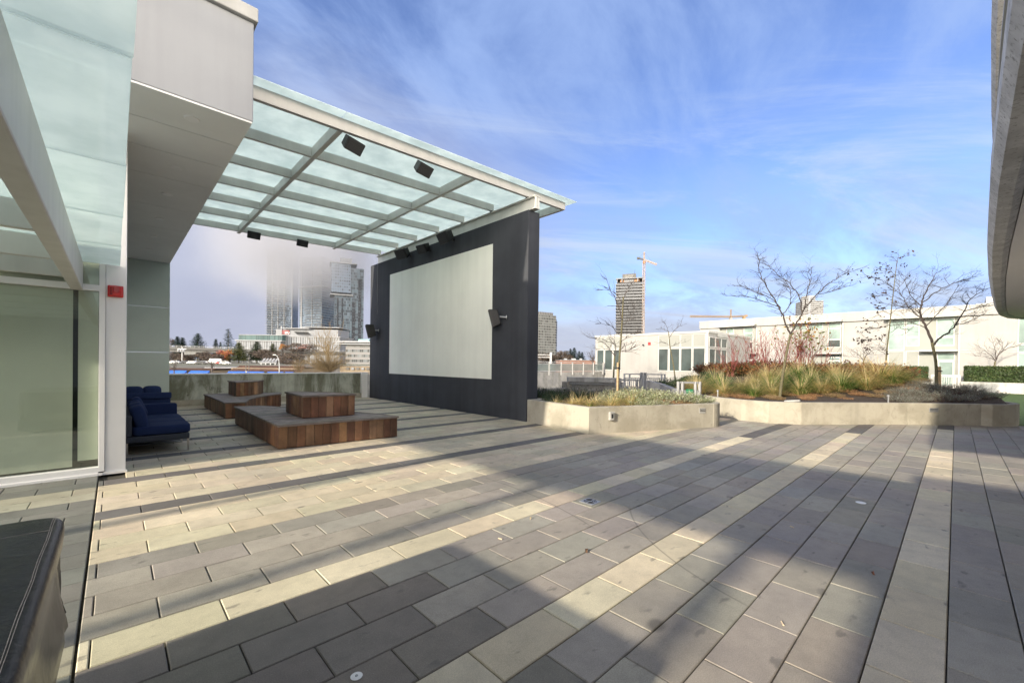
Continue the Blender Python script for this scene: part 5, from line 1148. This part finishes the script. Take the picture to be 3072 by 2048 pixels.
text('sign_text', 'SFU', wpx(8.6, D), 'letter', sb, Matrix(((1, 0, 0, X_(844)), (0, 0, 1, 8.36), (0, 1, 0, Z_(996.6)), (0, 0, 0, 1))), 1.08)
# elevated guideway with its piers
g0 = Vector((*at(440, 0, 272), 0)); g1 = Vector((*at(1150, 0, 330), 0)); gd_ = (g1-g0).normalized(); gn = Vector((-gd_.y, gd_.x, 0)); zg0, zg1 = zat(440, 1053, 272), zat(1150, 1070, 330)
t = thing('elevated_guideway', 'concrete elevated rail guideway crossing in front of the university building', 'guideway', tuple(g0))
for nm, w, lo, hi, m in (('beam', 5.5, 0, 1.5, 'concfar'), ('parapet', 8.5, 1.55, 3.0, 'mesh')):
    MB().bar(g0+Vector((0, 0, zg0+(lo+hi)/2)), g1+Vector((0, 0, zg1+(lo+hi)/2)), w, hi-lo).build(nm, m, t)
mb = MB()
for z in (3.5, 4.2): mb.bar(g0+gn*3.5+Vector((0, 0, zg0+z)), g1+gn*3.5+Vector((0, 0, zg1+z)), .12, .12)
for i in range(60): p = g0+(g1-g0)*i/60+gn*3.5+Vector((0, 0, zg0+(zg1-zg0)*i/60)); mb.bar(p+Vector((0, 0, 3)), p+Vector((0, 0, 4.3)), .12, .12)
mb.build('railing', 'galv', t)
def gp_(px):
    f = 0
    for i in range(40):
        p = g0+(g1-g0)*f; q_ = p-EYE; pxx = 1536+F_PX*q_.dot(SR)/q_.dot(DP); f += (px-pxx)/900
    return g0+(g1-g0)*f, zg0+(zg1-zg0)*f
for px, tee in ((575, 1), (732, 0), (750, 0), (908, 0), (925, 0)):
    p, z = gp_(px); w = 2.6 if tee else 2.0; mb = MB().bar(Vector((p.x, p.y, hgt(p.x, p.y)-1)), Vector((p.x, p.y, z-(1.6 if tee else 0))), w, w); mb.build('pier', 'concfar', t)
    if tee: MB().bar(p+gn*-4+gd_*0+Vector((0, 0, z-.9)), p+gn*4+Vector((0, 0, z-.9)), 6.5, 1.7).build('pier_cap', 'concfar', t)
# station and offices at the right of the gap
D = 300; t = site('station_building', 'grey transit station with a teal glass roof behind the tan tree', 'building', 1055, D, -1)
def X_(px): return wpx(px-1055, D)
def Z_(py): return zat(1055, py, D)+1
bx(t, 'roof_light', 'teal', X_(1068), 4, Z_(1022), X_(1100), 16, Z_(1016)); bx(t, 'roof_slab', 'slabw', X_(1000), 0, Z_(1027), X_(1150), 20, Z_(1022.5)); bx(t, 'roof_slab', 'slabw', X_(1000), -1, Z_(1033), X_(1150), 20, Z_(1030)); bx(t, 'truss_band', 'mesh', X_(1040), .5, Z_(1038), X_(1150), 18, Z_(1033.4)); bx(t, 'wall_body', 'off', X_(1035), 1, 0, X_(1150), 18, Z_(1038.4))
D = 205; t = site('station_roof', 'low shelter with a pale corrugated roof beside the guideway piers', 'building', 804, D); zf = t.location.z
mb = MB()
for i in range(5):
    x0, x1 = wpx(-24+i*9.6, D), wpx(-24+i*9.6+9.6, D); zz = zat(804, 1074, D)-zf; mb.add([(x0, 0, zz-2.4), (x1, 0, zz-2.4), ((x0+x1)/2+.4, 3, zz), (x0+.2, 3, zz-.1), ((x0+x1)/2, 0, zz-1.7)], [(0, 4, 2, 3), (4, 1, 2)])
mb.build('roof', 'slabw', t, local=True); bx(t, 'fascia', 'slabw', wpx(-26, D), -.3, zat(804, 1089, D)-zf, wpx(26, D), .2, zat(804, 1087, D)-zf); bx(t, 'back_wall', 'mesh', wpx(-22, D), 2, 0, wpx(22, D), 2.5, zat(804, 1088, D)-zf)
for i in range(4): bx(t, 'post', 'galv', wpx(-22+i*14, D), 0, 0, wpx(-22+i*14, D)+.3, .3, zat(804, 1088, D)-zf)
# shops below the terrace
def shop(label, pxa, pxb, D, ytop, yb_, awn, slope=0):
    pm = (pxa+pxb)/2; t = site('shop_building', label, 'shop', pm, D, -6); w0, w1 = wpx(pxa-pm, D), wpx(pxb-pm, D); za, zb2 = zat(pm, ytop, D)+6, zat(pm, yb_, D)+6
    bx(t, 'wall_body', 'beige', w0+.3, .6, 0, w1-.3, 14, za-.3); mb = MB(); mb.add([(w0, 0, zb2), (w1, 0, zb2), (w1, 1.2, za), (w0+slope, 1.2, za), (w0+slope+.6, 13, za), (w1, 13, za)], [(0, 1, 2, 3), (3, 2, 5, 4)]); mb.build('mansard', 'brown', t, local=True); bx(t, 'eave_trim', 'brown', w0+slope, 1.1, za, w1, 1.4, za+.12)
    for a, b in awn:
        xa, xb = wpx(a-pm, D), wpx(b-pm, D); MB().add([(xa, .1, zb2-.05), (xb, .1, zb2-.05), (xb+.1, -1.7, zb2-1.15), (xa-.1, -1.7, zb2-1.15), (xa, .1, zb2-1.15), (xb, .1, zb2-1.15)], [(3, 2, 1, 0), (0, 4, 3), (1, 2, 5)]).build('awning', 'awning', t, local=True)
    bx(t, 'shop_front', 'shopwin', w0+.6, .4, .3, w1-.6, .59, zb2-1.2)
    return t
shop('brown roofed shop with two bright blue awnings just over the parapet, left one', 498, 634, 84, 1106, 1110.5, ((503, 560), (572, 628)))
shop('brown shingled shop with a long blue awning just over the parapet, right one', 683, 905, 78, 1099, 1113.5, ((686, 792), (803, 850), (856, 880)), 1.4)
t = site('flat_roof_shed', 'low flat roofed building between the two brown shops', 'shop', 655, 96, -6); bx(t, 'wall_body', 'beige', -4.5, 0, 0, 2.5, 12, zat(655, 1105, 96)+6); bx(t, 'roof', 'slabw', -3, -.2, zat(655, 1105, 96)+6, 4.5, 14, zat(655, 1103, 96)+6.1)
D = 90; t = site('beige_warehouse', 'low beige flat roofed building right of the tan tree', 'building', 1070, D, -6); bx(t, 'wall_body', 'beige', wpx(-50, D), 0, 0, wpx(60, D), 20, zat(1070, 1097, D)+6); bx(t, 'parapet', 'slabw', wpx(-52, D), -.3, zat(1070, 1097, D)+6, wpx(60, D), 0, zat(1070, 1095.5, D)+6)
for i in range(5): bx(t, 'roof_unit', 'cgrey' if i % 2 else 'mesh', wpx(-30+i*15, D), -.2+i*.0, zat(1070, 1109, D)+6, wpx(-22+i*15, D), -.02, zat(1070, 1102, D)+6)
# vegetation of the city
def conifer(label, px, D, ytop, wpx_, seed, dens=1., col=((.018, .038, .03), (.03, .055, .042), (.012, .028, .024)), ybase=None, group=None, cat='conifer'):
    rnd = random.Random(seed); t = site('conifer_tree', label, cat, px, D, None, 0, group); zf = t.location.z; H = zat(px, ytop, D)-zf; rw = wpx(wpx_, D)*.85
    MB().tube([(0, 0, 0), (0, 0, H)], [H*.02, H*.004], 6).build('trunk', 'bark', t, local=True); mb = MB(); z = H*.16
    while z < H:
        f = (H-z)/(H*.84); L = rw*(.12+f**.75)*rnd.uniform(.75, 1.15); nb = int(15*dens)
        for k in range(nb):
            a = rnd.uniform(0, 6.28); d_ = Vector((math.cos(a), math.sin(a), .1)); l2 = L*rnd.uniform(.55, 1.1)
            for j in range(max(3, int(6*dens))):
                s_ = (j+.5)/6*l2/max(1, dens*.9); p = Vector((0, 0, z))+d_*s_+Vector((0, 0, -.18*s_*s_/max(rw, 1))); e = (d_+Vector((rnd.gauss(0, .5), rnd.gauss(0, .5), rnd.gauss(-.25, .25)))).normalized()*H*.045*rnd.uniform(.7, 1.3)*(.6+.6*f); s2 = Vector((-d_.y, d_.x, rnd.gauss(0, .3)))*H*.02*(.6+.6*f)
                mb.quad(p-e*.3, p-s2, p+e, p+s2, jit(rnd.choice(col), rnd, .3))
        z += H*.028/dens**.5
    mb.build('crown', 'leaf', t, local=True); return t
def cloudtree(label, px, D, ytop, yb_, wpx_, seed, cols, n=900, sz=.55, name='autumn_tree', cat='tree', group=None, twig=True):
    """deciduous crown: limbs carrying loose leaf or twig sprays in separate clumps"""
    rnd = random.Random(seed); t = site(name, label, cat, px, D, None, 0, group); zf = t.location.z; zt_, zb_ = zat(px, ytop, D)-zf, zat(px, yb_, D)-zf; rw = wpx(wpx_, D)*.85; zc = (zt_+zb_)/2; hh = (zt_-zb_)/2
    mt = MB().tube([(0, 0, 0), (.1, 0, zb_*.6), (0, .1, zb_+hh*.4)], [.28, .22, .14], 7); mb = MB(); cl = []
    for k in range(11):
        a = rnd.uniform(0, 6.28); e = rnd.uniform(-.7, .95); q_ = math.sqrt(1-e*e)*rnd.uniform(.45, .85); c = Vector((math.cos(a)*rw*q_, math.sin(a)*rw*q_, zc+hh*e*.8)); cl.append((c, rnd.uniform(.28, .48))); mt.tube([(0, 0, zb_*.85), (c.x*.4, c.y*.4, (zb_*.85+c.z)/2+.3), tuple(c)], [.12, .08, .03], 4)
    mt.build('trunk', 'twig', t, local=True)
    for _ in range(n):
        c, r_ = rnd.choice(cl); u = Vector((rnd.gauss(0, 1), rnd.gauss(0, 1), rnd.gauss(0, 1))).normalized()*rnd.random()**.45; p = c+Vector((u.x*rw*r_, u.y*rw*r_, u.z*hh*r_*1.1)); e = Vector((rnd.gauss(0, 1), rnd.gauss(0, 1), rnd.gauss(.3, .7))).normalized()*sz*rnd.uniform(.6, 1.3); s2 = e.cross(Vector((rnd.gauss(0, 1), rnd.gauss(0, 1), rnd.gauss(0, 1)))).normalized()*sz*(.2 if twig else .4)
        mb.quad(p-e, p-s2, p+e, p+s2, jit(rnd.choice(cols), rnd, .3))
    mb.build('crown', 'leaf', t, local=True); return t
BR = ((.075, .055, .045), (.10, .075, .055), (.06, .05, .045)); RD = ((.30, .075, .05), (.36, .13, .07), (.22, .06, .05)); OR = ((.40, .17, .035), (.33, .12, .04), (.30, .20, .06)); GY = ((.07, .09, .03), (.11, .11, .04), (.05, .07, .025)); PI = ((.03, .05, .022), (.045, .07, .03), (.022, .038, .018))
conifer('pair of dark rounded firs at the left, behind the guideway: left one', 532, 330, 1009, 26, 71, 1.4); conifer('pair of dark rounded firs at the left, behind the guideway: right one', 547, 335, 1012, 24, 72, 1.4)
conifer('dark pointed fir above the guideway, second group from the left', 593, 325, 1000, 42, 73, 1.3); conifer('small pointed fir above the guideway between the two big ones', 647, 340, 1016, 16, 74, 1.2); conifer('tall open branched fir left of the university building', 684, 320, 985, 46, 75, .8)
conifer('very small fir at the foot of the tall open one', 661, 340, 1025, 10, 76, 1.)
cloudtree('brown bare tree at the far left edge above the guideway', 508, 335, 1016, 1040, 18, 77, BR, 500, .7)
for i, (px, D, a, b, w) in enumerate(((522, 262, 1060, 1090, 40), (560, 255, 1064, 1092, 34), (605, 262, 1055, 1090, 46), (640, 250, 1060, 1094, 40), (800, 262, 1050, 1080, 60), (850, 255, 1052, 1092, 60), (880, 235, 1058, 1098, 60), (905, 290, 1030, 1060, 60))):
    cloudtree(f'brown leafless tree behind the shops, {("far left by the utility pole", "right of the wide pier", "left of the red tree", "in front of the red tree", "right of the twin piers", "behind the curved street lamp", "left of the big tan tree", "above the guideway left of the tan tree")[i]}', px, D, a, b, w, 80+i, BR, 1700, .75, 'leafless_tree', group='brown leafless trees behind the shops')
cloudtree('pinkish red autumn tree under the guideway', 668, 258, 1052, 1082, 34, 91, RD, 900, .5, twig=False); cloudtree('orange autumn tree under the guideway right of the red one', 690, 262, 1050, 1084, 36, 92, OR, 900, .5, twig=False); cloudtree('rust coloured small tree in front of the university building', 847, 290, 1031, 1050, 20, 96, OR, 500, .5, twig=False); cloudtree('rust coloured bush in front of the university building, right of the other', 905, 300, 1030, 1050, 40, 97, RD, 500, .5)
conifer('broad green pine left of the twin piers', 716, 262, 1027, 38, 93, 1.5, GY); conifer('dark green pine right of the twin piers', 770, 268, 1024, 34, 94, 1.5, PI); conifer('green pine in front of the university building', 818, 275, 1030, 26, 95, 1.4, GY)
for i, (px, D, a, w) in enumerate(((1700, 300, 1052, 18), (1711, 310, 1046, 22), (1722, 305, 1043, 24), (1737, 300, 1053, 18), (1746, 310, 1056, 20))):
    conifer(f'dark fir above the guard rail, {("first", "second", "third and tallest", "fourth", "fifth")[i]} from the left of the five', px, D, a, w, 100+i, 1.3, group='dark firs above the guard rail')
for i, (px, D, a, b, w) in enumerate(((1625, 210, 1048, 1090, 60), (1665, 215, 1052, 1090, 60), (1690, 215, 1062, 1090, 50))):
    cloudtree(f'brown leafless tree at the foot of the cream tower, {("left", "middle", "right")[i]}', px, D, a, b, w, 110+i, BR, 1700, .75, 'leafless_tree')
D = 150; t = site('brick_block', 'low red brick building behind the guard rail', 'building', 1755, D, -5); bx(t, 'wall_body', mat('red brick', (.17, .085, .06), .9, nz=(.4, .2)), wpx(-75, D), 0, 0, wpx(60, D), 15, zat(1755, 1081, D)+5); bx(t, 'parapet', 'cgrey', wpx(-76, D), -.3, zat(1755, 1081, D)+5, wpx(60, D), 15, zat(1755, 1079.5, D)+5)
for a, b in ((-60, -52), (-38, -25), (-12, -6)): bx(t, 'roof_unit', 'slabw', wpx(a, D), 2, zat(1755, 1079.5, D)+5, wpx(b, D), 4, zat(1755, 1075, D)+5)
# near trees of the street
def citybranch(label, px, D, ytop, yb_, spread, seed, m, n, name, r=.06, depth=3, lean=.9, base=-6., cat='tree', tw=.55, shr=.3, upb=.12):
    rnd = random.Random(seed); x, y = at(px, 0, D); t = thing(name, label, cat, (x, y, base), RZ); zt_, z0 = zat(px, ytop, D)-base, zat(px, yb_, D)-base; MB().tube([(0, 0, 0), (.1, 0, z0*.6), (0, 0, z0+.3)], [r*4, r*3, r*2.4], 8).build('trunk', m, t, local=True, smooth=True); mb = MB()
    for _ in range(n):
        a = rnd.uniform(0, 6.28); q_ = rnd.random()**.5; d_ = Vector((math.cos(a)*q_*lean, math.sin(a)*q_*lean, 1)).normalized(); L = (zt_-z0)*rnd.uniform(.6, 1.0)*(1-q_*shr)
        twigs(mb, Vector((0, 0, z0+rnd.uniform(-.5, .4))), d_, L*.5, r*rnd.uniform(.6, 1), depth, rnd, tw, 0, upb)
    mb.build('branches', m, t, local=True); return t
citybranch('big tan branched bare tree in the gap left of the film screen wall', 985, 62, 1022, 1112, 26, 121, 'tan', 150, 'bare_street_tree', .038, 3, 2.6, -6., tw=.8, shr=-.15, upb=.02)
citybranch('tall upright bare tree rising behind the big tan tree', 985, 75, 915, 1075, 7, 122, 'tan', 20, 'bare_street_tree', .06, 3, .7, -6., tw=.45)
citybranch('low spreading tan bare tree left of the big tan one', 895, 66, 1058, 1114, 22, 123, 'tan', 26, 'bare_street_tree', .035, 3, 2., -6., tw=.8, shr=-.1, upb=.02)
citybranch('small dark bare tree over the left shop roof', 522, 70, 1052, 1106, 12, 124, 'twig', 9, 'bare_street_tree', .035, 3, 1.1, -6.)
citybranch('dark bare tree between the two brown shops', 635, 72, 1050, 1100, 14, 125, 'twig', 12, 'bare_street_tree', .04, 3, 1.1, -6.)
citybranch('bare bushy tree at the left corner of the white pavilion', 1778, 80, 1026, 1084, 16, 126, 'twig', 18, 'bare_street_tree', .045, 3, 1., -6.)
# street furniture and cars
t = site('street_lamp', 'curved pale street lamp over the right brown shop', 'street lamp', 838, 64, -6); h = zat(838, 1064, 64)+6
MB().tube([(0, 0, 0), (0, 0, h-1.6), (-.1, 0, h-.7), (-.35, 0, h-.2), (-.62, 0, h)], [.09, .065, .055, .05, .04], 8).build('pole', 'galv', t, local=True); bx(t, 'lamp_head', 'galv', -.95, -.08, h-.06, -.5, .08, h+.05)
for px, D, yt, lb in ((738, 66, 1083, 'thin dark pole with a small white sign in front of the right brown shop'), (747, 70, 1066, 'thin brown pole with short arms in front of the right brown shop')):
    t = site('sign_pole', lb, 'pole', px, D, -6); h = zat(px, yt, D)+6; MB().tube([(0, 0, 0), (0, 0, h)], .05, 7).build('pole', 'mesh', t, local=True); bx(t, 'sign', 'slabw', -.02, -.09, zat(px, 1117, D)+6, .22, -.055, zat(px, 1112.5, D)+6) if px == 738 else MB().box(-.3, -.04, h-.5, .3, .04, h-.42).build('arm', 'mesh', t, local=True)
D = 235; t = site('utility_pole', 'utility pole with three white transformers at the left edge', 'utility pole', 546, D); zf = t.location.z; h = zat(546, 1040, D)-zf; MB().tube([(0, 0, 0), (0, 0, h)], .22, 7).build('pole', 'galv', t, local=True)
for x in (-1.6, 0, 1.3): MB().lathe([(.45, 0), (.55, .2), (.55, 1.2), (.3, 1.4)], 10, at=(x, -.6, zat(546, 1055, D)-zf)).build('transformer', 'slabw', t, local=True)
bx(t, 'cross_arm', 'galv', -2.4, -.15, h-1.4, 2.4, .1, h-1.1)
D = 190; t = site('traffic_gantry', 'steel gantry over the road behind the guard rail', 'gantry', 1652, D); zf = t.location.z; h = zat(1652, 1057, D)-zf; MB().tube([(0, 0, 0), (0, 0, h)], .5, 8).build('post', 'galv', t, local=True); MB().bar((0, 0, h-1.2), (-9, 0, h-1.2), .25, .25).bar((0, 0, h-2.2), (-9, 0, h-2.2), .25, .25).build('arm', 'galv', t, local=True)
def car(name, label, px, D, L, Wd, Hh, m, rz, van=False):
    t = site(name, label, 'van' if van else 'car', px, D, None, rz, 'vehicles on the far street'); h0 = .35
    prof = [(-L/2, h0), (-L/2, Hh*.55), (-L*.42, Hh*.62), (-L*.30, Hh), (L*.18, Hh), (L*.30, Hh*.64), (L/2, Hh*.55), (L/2, h0)] if not van else [(-L/2, h0), (-L/2, Hh*.97), (-L*.45, Hh), (L*.36, Hh), (L*.46, Hh*.55), (L/2, Hh*.5), (L/2, h0)]
    n_ = len(prof); vs = [(x, y, z) for y in (-Wd/2, Wd/2) for x, z in prof]; MB().add(vs, [tuple(range(n_-1, -1, -1)), tuple(range(n_, 2*n_))]+[(i, (i+1) % n_, n_+(i+1) % n_, n_+i) for i in range(n_)]).build('body', m, t, local=True, bevel=.08)
    bx(t, 'side_window', 'carglass', -L*.27, -Wd/2-.02, Hh*.64, L*.17, -Wd/2, Hh*.92)
    for x in (-L*.31, L*.31):
        for y in (-Wd/2, Wd/2-.2): MB().tube([(x, y-.02, .33), (x, y+.2, .33)], .33, 12).build('wheel', 'tyre', t, local=True)
cm = {k_: mat('car paint '+k_, c, .3, nz=(1, .05), coat=.6) for k_, c in (('white', (.65, .65, .65)), ('silver', (.4, .42, .44)), ('red', (.3, .03, .03)), ('blue', (.08, .14, .3)), ('dark', (.04, .04, .045)))}
car('parked_van', 'white van parked beyond the shops near the red autumn tree', 645, 215, 5.6, 2., 2.7, cm['white'], R(200), True)
for px, D, k_, rz, lb in ((590, 200, 'blue', 10, 'blue car beside the wide guideway pier'), (578, 196, 'white', 0, 'white car in front of the wide guideway pier'), (613, 212, 'silver', 25, 'silver car left of the white van'), (628, 222, 'white', 60, 'white car just left of the white van'), (664, 200, 'red', 5, 'red and pale car right of the white van'), (676, 196, 'white', 0, 'white car at the corner of the right shop roof'), (528, 214, 'silver', 0, 'silver car under the utility pole'), (512, 210, 'white', 10, 'white car at the far left by the pale panels'), (556, 216, 'dark', 0, 'dark car between the pole and the wide pier'), (604, 190, 'dark', 12, 'dark car right of the blue one')):
    car('parked_car', lb, px, D, 4.5, 1.8, 1.5, cm[k_], R(rz))

# unseen columns, added to cast long soft shadow bars along the paving
for x, y, h, r_, lb in ((-8.5, .55, 5.2, .085, 'added shadow casting column behind the viewpoint, nearest the curved building'), (-9.5, 2.95, 5.4, .08, 'added shadow casting column behind the viewpoint, middle one of three'), (-8.5, 5.15, 5.6, .09, 'added shadow casting column behind the viewpoint, nearest the glass front')):
    t = thing('added_shadow_column', lb, 'column', (x, y, 0)); MB().lathe([(r_, 0), (r_, h)], 16, at=(x, y, 0)).build('shaft', 'white', t); MB().lathe([(r_*2.2, 0), (r_*2.2, .03), (r_*1.2, .05)], 16, at=(x, y, 0)).build('base_plate', 'galv', t)
# ================================================================== FOG BANK round the tall towers
def fog(px, D, x0, x1, dep, z0, z1, dens, lo, hi):
    o = MB().box(x0, 0, z0, x1, dep, z1).build('fog_bank', None, local=True); x, y = at(px, 0, D); o.location = (x, y, 0); o.rotation_euler = (0, 0, RZ)
    m = bpy.data.materials.new('fog'); m.use_nodes = True; g = G(m.node_tree); g.n.clear()
    out = g.node('ShaderNodeOutputMaterial'); v = g.node('ShaderNodeVolumePrincipled', {'Color': (.56, .575, .63, 1), 'Anisotropy': 0.})
    co = g.coord(); x, y, z = g.xyz(co); nz = g.noise(g.mapv(co, (1, 1, 1.4)), .022, 3, .5)
    f = g.ss(g.m('ADD', z, g.m('MULTIPLY', g.m('SUBTRACT', nz, .5), 40.)), lo, hi)
    f = g.m('MULTIPLY', f, g.m('MULTIPLY', g.ss(x, x0, x0+45), g.ss(x, x1, x1-38)))
    g.put(v.inputs['Density'], g.m('MULTIPLY', f, dens)); g.l.new(v.outputs[0], out.inputs['Volume'])
    o.data.materials.append(m); return tag(o, kind='stuff')
fog(880, 372, -110, 50, 140, 36, 170, .021, 52, 116)
